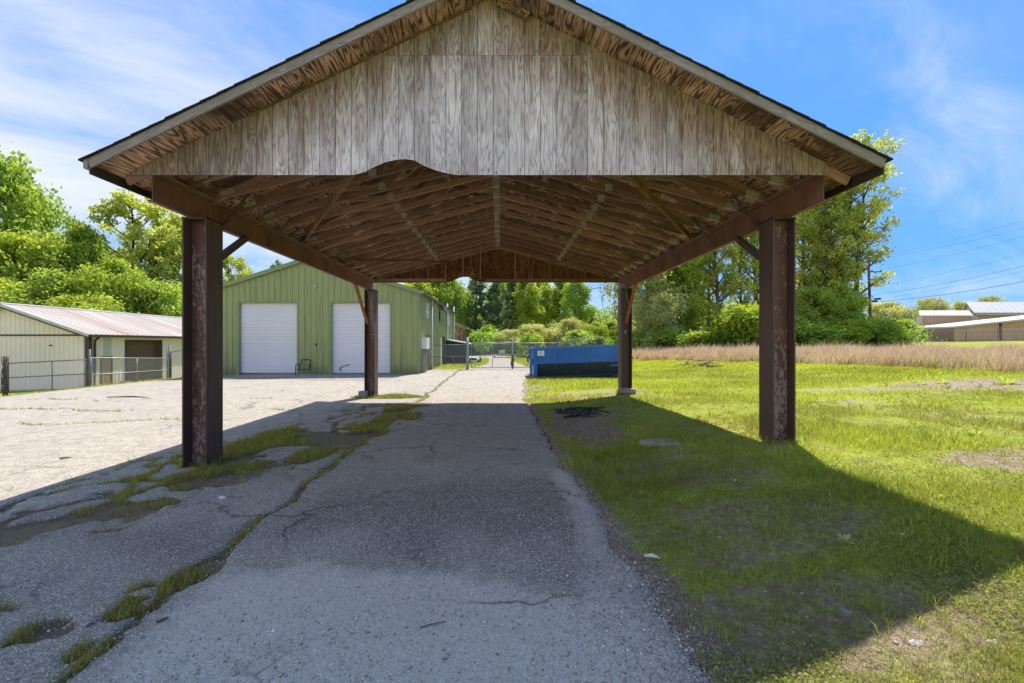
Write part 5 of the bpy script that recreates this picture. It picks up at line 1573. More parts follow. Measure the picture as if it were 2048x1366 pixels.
# brush pile and a plank out on the field
bp = empty('brush_pile', ong(1393, 722)); tag(bp, 'grey brush pile lying on the mown field before the reeds', 'brush pile')
c0 = wloc(bp)
for k in range(22):
    a0 = rnd.uniform(0, 6.28); L = rnd.uniform(0.3, 0.7)
    s_ = c0 + Vector((rnd.uniform(-0.65, 0.65), rnd.uniform(-0.35, 0.35), rnd.uniform(0.02, 0.28)))
    e_ = s_ + Vector((math.cos(a0) * L, math.sin(a0) * L * 0.5, rnd.uniform(-0.15, 0.2)))
    pipe('branch', bp, [s_, (s_ + e_) / 2 + Vector((0, 0, 0.05)), e_], rnd.uniform(0.012, 0.03), M_TWIG, 5)
q = ong(1430, 724)
o = pipe('fallen_pole', None, [q + Vector((-0.45, 0, 0.06)), q + Vector((0.6, 0.1, 0.06))], 0.055, M_TWIG, 6); tag(o, 'single grey pole lying on the field by the brush pile', 'pole')
q = onp(255, 797)
m = MB(); m.tube([(-0.55, 0.0, 0.02), (0.1, 0.05, 0.035), (0.55, 0.0, 0.02)], [0.012, 0.02, 0.012], 5); o = m.build('flat_bar', M_BROWN, None, True); o.location = (q.x, q.y, gzf(q.x, q.y) + 0.03)
tag(o, 'long brown bar lying on the pale lot towards the cream shed', 'bar')
# charred pieces on the black patch
for x, y, a0, L, r_, lab in ((1.45, 9.2, 0.3, 0.26, 0.022, 'longest charred stick lying across the burnt patch of turf'),
                             (1.95, 9.9, 1.2, 0.16, 0.028, 'thick short charred stub in the middle of the burnt patch'),
                             (2.15, 9.3, 2.4, 0.20, 0.014, 'thin charred twig at the grassy side of the burnt patch'),
                             (1.6, 10.1, 2.9, 0.18, 0.016, 'slim charred stick along the far rim of the burnt patch')):
    L *= 0.6; z = gzf(x, y) + 0.025
    o = pipe('charred_stick', None, [(x - L * math.cos(a0), y - L * math.sin(a0), z), (x + L * math.cos(a0), y + L * math.sin(a0), z + 0.02)], r_, M_ASHEN, 6)
    tag(o, lab, 'stick', 'charred sticks in the burnt patch')

# ------------------------------------------------------------------ power line
up = empty('utility_pole', (xat(1737, 55), 55, gzf(45, 55))); tag(up, 'wooden utility pole with two crossarms above the shrubs', 'utility pole')
px0, zt = up.location.x, at(0, 519, 55).z
pipe('pole_shaft', up, [(px0 + 0.35, 55, up.location.z - 1), (px0 - 0.02, 55, zt)], [0.19, 0.13], M_POLE, 9)
za = at(0, 523.5, 55).z
m = MB(); m.box(xat(1722, 55), xat(1760, 55), 54.80, 54.92, za - 0.06, za + 0.06); o1 = m.build('crossarm', M_POLE, up)
zb2 = at(0, 544, 55).z
m = MB(); m.box(px0 - 0.1, xat(1761, 55), 54.80, 54.92, zb2 - 0.06, zb2 + 0.06); o2 = m.build('crossarm', M_POLE, up)
ins = []
for x, z, par in ((1724, za, o1), (1743, za, o1), (1758.5, za, o1), (1759, zb2, o2), (1742, zb2, o2)):
    xx = xat(x, 55)
    m = MB(); m.tube([(xx, 54.86, z + 0.061), (xx, 54.86, z + 0.15), (xx, 54.86, z + 0.24)], [0.06, 0.09, 0.04], 7); m.build('insulator', M_DULL, par)
    ins.append((xx, 54.86, z + 0.24))
m = MB(); m.tube([(xat(1748, 55), 54.7, at(0, 568, 55).z), (xat(1748, 55), 54.7, at(0, 560, 55).z)], 0.22, 10); m.build('transformer', M_DULL, up)
for x, y in ((1755, 598), (1748, 603)):
    q = at(x, y, 54.6); m = MB(); m.tube([q + Vector((-0.35, 0, 0)), q + Vector((0.35, 0, 0.03))], 0.13, 7); m.build('splice_case', M_BLACK, up, True)
# matching pole to the east that carries the wires on
up2 = copy_obj(up, loc=(66, 38, gzf(66, 38))); up2['label'] = 'matching wooden utility pole that carries the wires on to the east'
for chd in up.children:
    q = copy_obj(chd, parent=up2)
    for g in chd.children: copy_obj(g, parent=q)
def wire(p, yedge, r, label):
    """wire from p to the next pole, passing photo row yedge at the edge of the picture"""
    p = Vector(p)
    t = 0.0
    ex, ey = 66.0, 38.0
    # where the span crosses the sight line of column 2048
    k = (2048 - VX) / F
    t = (k * p.y - p.x) / ((ex - p.x) - k * (ey - p.y))
    yc = p.y + (ey - p.y) * t
    zc = H - (yedge - VY) / F * yc
    sag = 1.1
    ez = p.z + ((zc + sag * 4 * t * (1 - t)) - p.z) / t
    pts = []
    for i in range(25):
        s = i / 24
        pts.append((p.x + (ex - p.x) * s, p.y + (ey - p.y) * s, p.z + (ez - p.z) * s - sag * 4 * s * (1 - s)))
    m = MB(); m.tube(pts, r * 0.62, 5)
    return tag(m.build('power_line', M_CABLE, None, True), label, 'power line', 'wires strung from the utility pole')
wire(ins[0], 441, 0.016, 'topmost thin power line leaving the upper crossarm')
wire(ins[1], 456, 0.016, 'second thin power line leaving the upper crossarm')
wire(ins[3], 472, 0.016, 'thin power line leaving the end of the lower crossarm')
wire((px0 + 0.2, 54.9, at(0, 575, 55).z), 507, 0.018, 'thin power line leaving the pole below the transformer')
wire((px0 + 0.2, 54.9, at(0, 591, 55).z), 532, 0.028, 'thicker dark cable above the black splice cases')
wire(at(1762, 597, 54.6), 542, 0.018, 'thin cable running from the upper splice case')
wire(at(1762, 603, 54.6), 563, 0.040, 'thickest black cable hanging lowest on the pole')
# ------------------------------------------------------------------ trees
def crown_mesh(clumps, n_leaf, size, rs, flat=0.35, tall=1.0, tint_sp=0.35, mat=None, name='crown', elong=1.5):
    """leaf-sized faces gathered in clumps; clumps = (centre, radius, tint)"""
    C = np.array([c[0] for c in clumps]); R = np.array([c[1] for c in clumps]); T = np.array([c[2] for c in clumps])
    wgt = R ** 2; wgt = wgt / wgt.sum()
    idx = rs.choice(len(C), n_leaf, p=wgt)
    d = rs.normal(size=(n_leaf, 3)); d /= np.linalg.norm(d, axis=1)[:, None]
    rad = R[idx] * rs.uniform(0.25, 1.0, n_leaf) ** 0.6
    rad = np.where(rs.uniform(0, 1, n_leaf) < 0.16, rad * 1.5, rad)
    P = C[idx] + d * rad[:, None] * np.array([1, 1, 0.95 * tall])
    nrm = d * 0.5 + rs.normal(size=(n_leaf, 3)) * 0.75 + np.array([0, 0, flat])
    nrm /= np.linalg.norm(nrm, axis=1)[:, None]
    a = np.cross(nrm, rs.normal(size=(n_leaf, 3))); a /= np.linalg.norm(a, axis=1)[:, None] + 1e-9
    b = np.cross(nrm, a)
    s = size * rs.uniform(0.55, 1.35, n_leaf)[:, None]
    V = np.stack([P - a * s * elong * 0.5, P - b * s * 0.42 + nrm * s * 0.06, P + a * s * elong * 0.5, P + b * s * 0.42 + nrm * s * 0.06], 1).reshape(-1, 3)
    t = np.clip(T[idx] + rs.normal(size=n_leaf) * tint_sp * 0.5, 0, 1)
    return fast_mesh(name, V, np.arange(n_leaf * 4).reshape(-1, 4), mat, dict(tint=np.repeat(t, 4)))

def tree_kind(seed, H_, base, R, mat, bark, limbs=16, n_leaf=9000, size=0.30, prof=None, clump=0.9, rise=0.55, trunk_r=0.18, lean=0.0, gap=0.0, flat=0.35, sub=3, twist=0.5, fork=False):
    rr = random.Random(seed); rs = np.random.default_rng(seed)
    mb = MB()
    prof = prof or (lambda t: math.sin(math.pi * (0.18 + 0.80 * t)) ** 0.8)
    n = 9
    tp = []
    la = rr.uniform(0, 6.28)
    wx = wy = 0.0
    for i in range(n):
        t = i / (n - 1)
        wx += rr.uniform(-1, 1) * H_ * 0.008; wy += rr.uniform(-1, 1) * H_ * 0.008
        tp.append(Vector((wx + lean * H_ * t * t * math.cos(la), wy + lean * H_ * t * t * math.sin(la), H_ * 0.96 * t)))
    mb.tube(tp, [trunk_r * (1 - 0.92 * (i / (n - 1)) ** 0.9) + 0.012 for i in range(n)], 8)
    def trunk_at(t):
        f = t * (n - 1); i = min(int(f), n - 2)
        return tp[i].lerp(tp[i + 1], f - i)
    clumps = []
    for k in range(limbs):
        u_ = (k + rr.uniform(0, 1)) / limbs
        t = base + (0.97 - base) * u_
        az = k * 2.399 + rr.uniform(-0.5, 0.5)
        L = R * prof(u_) * rr.uniform(0.72, 1.15)
        if rr.random() < gap: L *= 0.45
        p0 = trunk_at(t * 0.98)
        up_ = rise * rr.uniform(0.6, 1.3)
        d = Vector((math.cos(az), math.sin(az), up_)).normalized()
        p1 = p0 + d * L * 0.5
        d2 = (d + Vector((rr.uniform(-1, 1) * 0.3, rr.uniform(-1, 1) * 0.3, rr.uniform(-0.1, 0.35)))).normalized()
        p2 = p1 + d2 * L * 0.5
        r0 = trunk_r * (1 - 0.85 * t) * 0.55 + 0.012
        mb.tube([p0, p1, p2], [r0, r0 * 0.6, 0.012], 5)
        tint = min(1, max(0, rr.gauss(0.5, 0.24)))
        clumps.append((p2, clump * rr.uniform(0.65, 1.15) * (0.55 + 0.45 * L / R), tint))
        clumps.append((p1.lerp(p2, 0.45), clump * rr.uniform(0.55, 0.95) * (0.55 + 0.45 * L / R), min(1, max(0, tint + rr.uniform(-0.2, 0.12)))))
        for j in range(sub):
            q0 = p0.lerp(p1, rr.uniform(0.5, 1.0)) if rr.random() < 0.5 else p1.lerp(p2, rr.uniform(0.0, 0.7))
            dd = (d + Vector((rr.uniform(-1, 1), rr.uniform(-1, 1), rr.uniform(-0.35, 0.6))) * 0.9).normalized()
            q1 = q0 + dd * L * rr.uniform(0.25, 0.5)
            mb.tube([q0, q1], [r0 * 0.4, 0.008], 4)
            clumps.append((q1, clump * rr.uniform(0.45, 0.85) * (0.5 + 0.5 * L / R), min(1, max(0, tint + rr.uniform(-0.25, 0.25)))))
    clumps.append((tp[-1], clump * 0.55, 0.7))
    tm = bpy.data.meshes.new('trunk'); tm.from_pydata(mb.v, [], mb.f); tm.materials.append(bark)
    tm.polygons.foreach_set('use_smooth', [True] * len(tm.polygons)); tm.update()
    tm['lean'] = la
    cmesh = crown_mesh(clumps, n_leaf, size, rs, flat, 1.0, 0.35, mat)
    return tm, cmesh, H_

def mound_kind(seed, H_, R, mat, n_leaf=7000, size=0.2, lumps=26, upright=1.0):
    rr = random.Random(seed); rs = np.random.default_rng(seed)
    clumps = []; mb = MB()
    for k in range(lumps):
        az = k * 2.399; u_ = ((k + 0.5) / lumps)
        z = H_ * (0.08 + 0.80 * rr.random() ** 0.8)
        rad = R * math.sqrt(max(0.04, 1 - (z / H_) ** 1.8)) * rr.uniform(0.35, 0.95)
        p = Vector((math.cos(az) * rad, math.sin(az) * rad, z))
        clumps.append((p, R * rr.uniform(0.22, 0.42), min(1, max(0, rr.gauss(0.5, 0.25)))))
        mb.tube([(p.x * 0.15, p.y * 0.15, -0.1), (p.x * 0.5, p.y * 0.5, z * 0.5), p], [0.05, 0.03, 0.01], 4)
    tm = bpy.data.meshes.new('stem'); tm.from_pydata(mb.v, [], mb.f); tm.materials.append(M_BARK); tm.update()
    return tm, crown_mesh(clumps, n_leaf, size, rs, 0.3, upright, 0.4, mat), H_

cone = lambda t: 1.0 - 0.88 * t
oval = lambda t: math.sin(math.pi * (0.22 + 0.74 * t)) ** 0.75
tall_o = lambda t: math.sin(math.pi * (0.15 + 0.82 * t)) ** 0.6
K = {}
K['maple'] = [tree_kind(101, 12, 0.14, 4.3, L_MID, M_BARK, 34, 22500, 0.240, oval, 1.45, 0.55, 0.26, sub=3)]
K['broad'] = [tree_kind(111 + i, 10, 0.10, 3.9, L_YEL, M_BARK, 28, 18750, 0.216, oval, 1.35, 0.6, 0.2, sub=3) for i in range(2)]
K['green'] = [tree_kind(121 + i, 10, 0.10, 3.4, L_MID, M_BARK, 28, 18000, 0.208, oval, 1.3, 0.6, 0.2, sub=3) for i in range(2)]
K['open'] = [tree_kind(131 + i, 12, 0.22, 3.6, L_SPRING, M_BARKD, 30, 10500, 0.160, oval, 0.66, 0.95, 0.17, gap=0.2, sub=4) for i in range(2)]
K['slim'] = [tree_kind(141 + i, 12, 0.12, 2.2, L_YEL, M_BARK, 28, 12750, 0.200, tall_o, 0.9, 0.85, 0.15, sub=3) for i in range(2)]
K['pine'] = [tree_kind(151 + i, 13, 0.16, 3.1, L_PINE, M_BARKD, 42, 19500, 0.216, lambda t: (1.0 - 0.75 * t) * (0.8 + 0.3 * math.sin(t * 40)), 0.80, 0.14, 0.2, sub=3, flat=0.5) for i in range(2)]
K['deep'] = [tree_kind(161 + i, 11, 0.08, 2.9, L_DEEP, M_BARKD, 30, 16500, 0.192, oval, 1.15, 0.6, 0.2, sub=3) for i in range(2)]
K['willow'] = [tree_kind(171 + i, 8, 0.04, 3.4, L_OLIVE, M_BARK, 30, 16500, 0.160, oval, 1.15, 0.7, 0.14, sub=4) for i in range(2)]
K['tall'] = [tree_kind(181 + i, 15, 0.16, 3.0, L_SPRING, M_BARK, 40, 7600, 0.150, lambda t: 0.50 + 0.42 * math.sin(math.pi * t), 0.60, 0.85, 0.20, lean=0.05, gap=0.3, sub=4) for i in range(3)]
K['vine'] = [mound_kind(191 + i, 4.4, 2.4, L_VINE, 8500, 0.2) for i in range(2)]
K['shrub'] = [mound_kind(201 + i, 3.2, 2.2, L_DEEP, 7000, 0.18) for i in range(1)] + [mound_kind(203, 3.2, 2.2, L_MID, 7000, 0.18)]
NAME = dict(maple='maple_tree', broad='deciduous_tree', green='deciduous_tree', open='open_crowned_tree', slim='poplar_tree', pine='pine_tree', deep='oak_tree', willow='willow_tree', tall='tall_tree', vine='vine_bush', shrub='shrub')

def plant(kind, x, ytop, Y, width, label, v=0, ybase=None, rz=None):
    """one tree at photo column x, its top at row ytop, at distance Y; width in photo pixels"""
    tm, cm_, hh = K[kind][v % len(K[kind])]
    X = xat(x, Y)
    z0 = gzf(X, Y) - 0.05
    if ybase is not None: z0 = H - (ybase - VY) / F * Y
    top = H - (ytop - VY) / F * Y
    sz_ = (top - z0) / hh
    vs_ = np.empty(len(cm_.vertices) * 3, np.float32); cm_.vertices.foreach_get('co', vs_)
    w0 = np.ptp(vs_.reshape(-1, 3)[:, 0]) * 0.86
    sxy = width / F * Y / w0
    cat = 'bush' if kind in ('vine', 'shrub') else 'tree'
    e = empty(NAME[kind], (X, Y, z0), rnd.uniform(0, 6.28) if rz is None else rz)
    e.scale = (sxy, sxy, sz_)
    tag(e, label, cat)
    obj_of(tm, 'stem' if cat == 'bush' else 'trunk', e)
    obj_of(cm_, 'foliage' if cat == 'bush' else 'crown', e)
    return e

T = [
 # behind the cream shed
 ('maple', -10, 305, 50, 230, 'tallest dense maple above the gable of the cream shed', 0),
 ('open', 262, 386, 54, 190, 'open crowned tree showing its limbs against the sky beside the carport eave', 0),
 ('open', 352, 428, 56, 110, 'thin open tree partly hidden by the front column', 1),
 ('broad', 165, 452, 50, 150, 'yellow green tree standing between the maple and the open crowned tree', 0),
 ('broad', 55, 470, 47, 200, 'bushy yellow green tree in front of the tall maple', 1),
 ('broad', 230, 520, 45, 170, 'bright yellow green tree below the open crowned tree', 0),
 ('green', 110, 545, 43, 190, 'mid green tree rising just behind the shed ridge', 0),
 ('green', 310, 560, 46, 150, 'mid green tree behind the far end of the shed roof', 1),
 ('broad', 10, 560, 42, 180, 'low yellow green tree over the shed gable', 0),
 ('deep', 265, 575, 48, 120, 'dark green low tree between the two yellow green ones behind the shed', 0),
 ('green', 365, 590, 50, 120, 'small green tree at the shed roof end beside the front column', 0),
 ('broad', 190, 590, 41, 150, 'low leafy tree directly behind the shed ridge', 1),
 ('open', 455, 505, 60, 90, 'sparse tree seen between the front column and the green building', 0),
 ('open', 385, 560, 62, 90, 'sparse low tree hidden behind the front column', 1),
 ('pine', 553, 516, 78, 55, 'dark pine top peeping over the green building ridge', 0),
 ('pine', 500, 548, 80, 60, 'low dark pine top behind the slope of the green roof', 1),
 # beyond the gate
 ('slim', 835, 548, 66, 80, 'yellow poplar beside the roof corner of the green building', 0),
 ('broad', 868, 552, 72, 90, 'yellow green tree over the green building eave', 1),
 ('green', 905, 548, 70, 80, 'mid green tree above the brick office roof', 0),
 ('pine', 948, 540, 74, 95, 'broad blue green pine above the office eave', 0),
 ('pine', 990, 548, 76, 80, 'dark pine in the middle of the wood beyond the gate', 1),
 ('broad', 1005, 560, 82, 70, 'yellow green tree showing between the two dark pines', 0),
 ('pine', 1028, 540, 70, 70, 'narrow dark pine with a yellow poplar on its east side', 0),
 ('slim', 1052, 545, 68, 60, 'bright yellow poplar next to the narrow dark pine', 1),
 ('slim', 1086, 552, 72, 55, 'pale yellow poplar between the bright poplar and the spiky one', 0),
 ('slim', 1120, 548, 74, 50, 'spiky narrow poplar against the open sky', 1),
 ('deep', 1152, 545, 70, 70, 'dark green tree at the edge of the gap of sky', 0),
 ('pine', 1182, 608, 78, 45, 'small pine sloping down to the gap of sky', 0),
 ('willow', 1075, 650, 58, 90, 'olive willow spreading above the dumpster corner', 0),
 ('willow', 1020, 660, 60, 70, 'grey olive willow behind the trailer', 1),
 ('willow', 1135, 640, 60, 80, 'silvery willow above the middle of the dumpster', 0),
 ('shrub', 1062, 668, 48, 60, 'pale rounded shrub behind the dumpster corner', 1),
 ('shrub', 965, 655, 62, 90, 'dark shrub under the pines by the office', 0),
 ('shrub', 900, 640, 90, 80, 'dark undergrowth shrub behind the office', 0),
 ('broad', 1190, 645, 60, 70, 'yellow green low tree close beside the rear column gap', 0),
 ('slim', 1222, 640, 64, 50, 'low yellow poplar beside the rear column', 1),
 ('green', 1160, 660, 56, 80, 'green bushy tree behind the brushwood fence', 1),
 ('broad', 1215, 640, 110, 120, 'distant low yellow green tree under the gap of sky', 0),
 # east side
 ('willow', 1290, 505, 50, 150, 'olive green tree filling the view beside the rear column', 0),
 ('green', 1345, 425, 53, 130, 'large mid green tree under the carport beam', 0),
 ('tall', 1388, 400, 54, 110, 'pale tall tree behind the vine covered bushes', 2),
 ('slim', 1368, 470, 50, 80, 'narrow yellow green tree in front of the large mid green one', 0),
 ('tall', 1546, 320, 57, 100, 'tall tree hidden mostly behind the front column', 1),
 ('willow', 1320, 590, 46, 110, 'loose olive bushy tree at the field edge', 1),
 ('tall', 1418, 345, 56, 100, 'slim tall tree against the beam west of the forked trunk', 1),
 ('tall', 1442, 330, 52, 110, 'tall tree with a forked bare trunk between beam and front column', 0),
 ('tall', 1480, 360, 54, 90, 'slim tall tree just behind the front column brace', 1),
 ('tall', 1512, 330, 55, 110, 'tall tree with leaning trunk hidden in part by the front column', 2),
 ('vine', 1487, 612, 42, 110, 'bright vine covered mound beside the front column', 0),
 ('vine', 1395, 655, 43, 90, 'low dark mound of vines under the trees', 1),
 ('vine', 1530, 640, 42, 90, 'vine mound mostly hidden behind the front column', 1),
 ('shrub', 1340, 660, 45, 100, 'rounded dark shrub at the field edge by the rear column', 0),
 ('shrub', 1285, 668, 46, 90, 'green shrub at the foot of the olive tree', 1),
 ('tall', 1612, 355, 53, 110, 'tall thin tree right beside the front column', 0),
 ('tall', 1664, 345, 56, 110, 'pale tall tree set back among the tall group', 0),
 ('tall', 1632, 300, 56, 100, 'tall tree set back close to the front column', 2),
 ('tall', 1650, 330, 52, 120, 'tall tree with several thick limbs below the carport eave', 1),
 ('tall', 1684, 300, 53, 100, 'tall tree with straight trunk just behind the tallest leaning one', 2),
 ('tall', 1706, 262, 51, 130, 'tallest tree leaning out beyond the carport eave', 0),
 ('green', 1625, 575, 50, 110, 'leafy understorey tree at the foot of the tall group', 1),
 ('green', 1680, 570, 50, 100, 'leafy green understorey tree beneath the tall straight trunk', 0),
 ('shrub', 1620, 640, 47, 110, 'dense shrub at the reeds beside the front column', 0),
 ('vine', 1672, 628, 47, 110, 'green shrub mass below the tall group', 1),
 ('shrub', 1730, 630, 48, 110, 'dark rounded shrub below the utility pole', 0),
 ('vine', 1765, 640, 49, 70, 'outermost bright shrub of the tall group', 0),
 ('willow', 1775, 605, 95, 90, 'distant pale tree showing behind the utility pole', 0),
 ('broad', 1808, 640, 72, 50, 'small yellow roadside tree by the white outbuilding', 1),
 ('willow', 1858, 598, 115, 62, 'round grey topped tree over the square tan warehouse', 1),
 ('willow', 1925, 605, 120, 50, 'round grey tree beside the tall tan building gable', 0),
 ('willow', 1977, 594, 125, 50, 'round grey tree over the tall tan building roof', 1),
 ('green', 1832, 660, 105, 60, 'distant green tree behind the white outbuilding', 0),
]
for kd, x, yt, Y, wd_, lab, v in T:
    plant(kd, x, yt, Y, wd_, lab, v, rz=-K[kd][v % len(K[kd])][0]['lean'] if 'leaning out' in lab else None)

# far wood that closes the horizon: one mass
rs = np.random.default_rng(77)
cl = []
for X0, X1, Yw, h0, h1, n in ((-75, -19, 62, 7, 11, 110), (-19, 11, 84, 7, 11, 100), (11, 20, 84, 4.5, 7.0, 30), (20, 38, 66, 4, 7.5, 60), (60, 230, 150, 5, 9, 80), (-15, 60, 140, 7, 9.5, 80)):
    for k in range(n):
        x = rs.uniform(X0, X1); y = Yw + rs.uniform(-5, 6)
        hh = rs.uniform(h0, h1)
        for j in range(4):
            cl.append((np.array([x + rs.uniform(-1.5, 1.5), y + rs.uniform(-1.5, 1.5), gzf(x, y) + hh * (0.1 + 0.26 * j)]), rs.uniform(1.2, 2.3), np.clip(rs.normal(0.42, 0.25), 0, 1)))
me = crown_mesh(cl, 90000, 0.42, rs, 0.3, 1.0, 0.35, L_MID, 'woodland')
tag(obj_of(me, 'woodland'), 'mixed green wood closing the view behind the nearer trees', 'woodland', kind='stuff')
# undergrowth along the foot of the woods
cl = []
for X0, X1, Yw, n in ((-40, -18, 47.5, 60), (-2.5, 8.5, 59, 40), (8, 22, 49, 60), (22, 44, 48.5, 80)):
    for k in range(n):
        x = rs.uniform(X0, X1); y = Yw + rs.uniform(-1.5, 2.5)
        cl.append((np.array([x, y, gzf(x, y) + rs.uniform(0.2, 1.5)]), rs.uniform(0.5, 1.1), np.clip(rs.normal(0.4, 0.25), 0, 1)))
me = crown_mesh(cl, 30000, 0.22, rs, 0.3, 1.0, 0.35, L_DEEP, 'undergrowth')
tag(obj_of(me, 'undergrowth'), 'dark green undergrowth along the foot of the trees', 'undergrowth', kind='stuff')

# ------------------------------------------------------------------ grass and weeds
def blades(name, P, hgt, wid, lean, tint, mat, rs, segs=1, la=None):
    """upright tapering blades standing on points P (n,3)"""
    n = len(P)
    az = rs.uniform(0, 2 * np.pi, n)
    side = np.stack([np.cos(az), np.sin(az), np.zeros(n)], 1) * (wid / 2)[:, None]
    la = rs.uniform(0, 2 * np.pi, n) if la is None else la
    ln = np.stack([np.cos(la), np.sin(la), np.zeros(n)], 1) * (lean * hgt)[:, None]
    if segs == 1:
        tip = P + ln + np.stack([np.zeros(n), np.zeros(n), hgt], 1)
        V = np.stack([P - side, P + side, tip], 1).reshape(-1, 3)
        return fast_mesh(name, V, np.arange(n * 3).reshape(-1, 3), mat, dict(tint=np.repeat(tint, 3)))
    mid = P + ln * 0.35 + np.stack([np.zeros(n), np.zeros(n), hgt * 0.62], 1)
    tip = P + ln + np.stack([np.zeros(n), np.zeros(n), hgt], 1)
    V = np.stack([P - side, P + side, mid + side * 0.75, mid - side * 0.75, tip], 1).reshape(-1, 3)
    q = np.arange(n)[:, None] * 5
    tri = np.concatenate([q + np.array([[0, 1, 2]]), q + np.array([[0, 2, 3]]), q + np.array([[3, 2, 4]])])
    return fast_mesh(name, V, tri, mat, dict(tint=np.repeat(tint, 5)))

def lawn_points(n, y0, y1, rs, xmax=None):
    Y = y0 * (y1 / y0) ** rs.uniform(0, 1, n)
    x0 = right_edge(Y) + 0.02
    x1 = np.minimum(1.22 * Y + 0.6, reed_x(Y) + 0.5)
    X = x0 + (x1 - x0) * rs.uniform(0, 1, n)
    return X, Y

def reed_x(Y):
    """where the mown field stops and the tall dry grass begins"""
    Y = np.asarray(Y, float)
    return np.interp(Y, [0, 9, 12, 14.5, 19, 28, 37, 41, 60], [60, 26, 18.5, 17.0, 15.8, 13.2, 10.6, 8.0, 6.0]) + (fbm(Y * 0.5, Y * 0, 13, 3) - 0.5) * 2.0

rs = np.random.default_rng(5)
# mown turf close by
X, Y = lawn_points(52000, 1.55, 16, rs)
b = bare_mask(X, Y)
chm = 1 - sstep(0.4, 1.0, np.hypot((X - 1.75) / 0.75, (Y - 9.6) / 1.25) + (fbm(X * 1.2, Y * 1.2, 95, 4) - 0.5) * 1.3)
keep = rs.uniform(0, 1, len(X)) > np.clip(0.10 + b * 0.85 + chm * 0.9, 0, 0.96)
X, Y, b = X[keep], Y[keep], b[keep]
near = 1 - sstep(2.6, 4.4, Y)
lush = np.clip(sstep(0.42, 0.62, fbm(X * 0.9, Y * 0.9, 17, 4)) * 0.8 + 1.0 * (1 - sstep(0.4, 1.3, np.hypot((X - 2.3) / 1.6, (Y - 5.3) / 0.9))) + 0.9 * (1 - sstep(0.4, 1.3, np.hypot((X - 1.6) / 0.8, (Y - 5.9) / 1.2))), 0, 1.2) * (1 - 0.7 * near)
th = (0.022 + 0.055 * lush) * np.exp(rs.normal(size=len(X)) * 0.38) * (1 - 0.4 * b)
tt = np.clip(0.42 + 0.55 * (fbm(X * 0.6, Y * 0.6, 19, 3) - 0.5) * 2 + rs.normal(size=len(X)) * 0.20 + 0.20 * sstep(5, 12, Y), 0, 1)
nb = 8
X, Y, th, tt = (np.repeat(q, nb) for q in (X, Y, th, tt))
n = len(X)
la = rs.uniform(0, 2 * np.pi, n)
rr_ = 0.55 * th * np.sqrt(rs.uniform(0, 1, n)) * np.maximum(1, Y / 4)
X = X + np.cos(la) * rr_; Y = Y + np.sin(la) * rr_
hgt = th * rs.uniform(0.45, 1.3, n)
wid = 0.0030 * np.maximum(1, Y / 3.0) ** 0.9 * rs.uniform(0.6, 1.5, n)
tint = np.clip(tt + rs.normal(size=n) * 0.13, 0, 1)
me = blades('grass', np.stack([X, Y, gz(X, Y) - 0.004], 1), hgt, wid, rs.uniform(0.1, 1.1, n), tint, L_GRASS, rs, 2, la)
tag(obj_of(me, 'grass'), 'short yellow green turf under and beside the carport', 'grass', kind='stuff')
# turf farther off
Y = 14 * (44 / 14) ** rs.uniform(0, 1, 130000)
x0 = right_edge(Y) + 0.1; x1 = reed_x(Y) + 0.8
X = x0 + (x1 - x0) * rs.uniform(0, 1, len(Y))
b = bare_mask(X, Y)
k = rs.uniform(0, 1, len(X)) > b * 0.8 + 0.15
X, Y = X[k], Y[k]
me = blades('field_grass', np.stack([X, Y, gz(X, Y) - 0.005], 1), 0.075 * rs.uniform(0.5, 1.5, len(X)), 0.0021 * Y * rs.uniform(0.6, 1.3, len(X)), rs.uniform(0.2, 0.9, len(X)),
            np.clip(0.62 + (fbm(X * 0.3, Y * 0.3, 19, 3) - 0.5) * 0.9 + rs.normal(size=len(X)) * 0.14, 0, 1), L_GRASS, rs, 1)
tag(obj_of(me, 'field_grass'), 'sunlit mown turf running back to the dry reeds', 'grass', kind='stuff')
# turf by the gate and along the west edge of the lot
Xs, Ys = [], []
for n, x0, x1, y0, y1 in ((6000, -4.0, -1.0, 27.2, 46), (5000, 0.5, 4.0, 30, 50), (7000, -26, -16, 18, 30), (5000, -25.5, -16.5, 30, 42), (2500, -25, -17.2, 14, 19)):
    Xs.append(rs.uniform(x0, x1, n)); Ys.append(rs.uniform(y0, y1, n))
X, Y = np.concatenate(Xs), np.concatenate(Ys)
k = ((X < left_edge(Y) - 0.05) | (X > right_edge(Y) + 0.05)) & (rs.uniform(0, 1, len(X)) > bare_mask(X, Y) * 0.8)
X, Y = X[k], Y[k]
me = blades('verge_grass', np.stack([X, Y, gz(X, Y)], 1), 0.10 * rs.uniform(0.5, 1.6, len(X)), 0.055 * rs.uniform(0.6, 1.3, len(X)), rs.uniform(0.2, 0.9, len(X)),
            np.clip(0.6 + rs.normal(size=len(X)) * 0.16, 0, 1), L_GRASS, rs, 1)
tag(obj_of(me, 'verge_grass'), 'bright turf on the verges by the gate and the cream shed', 'grass', kind='stuff')
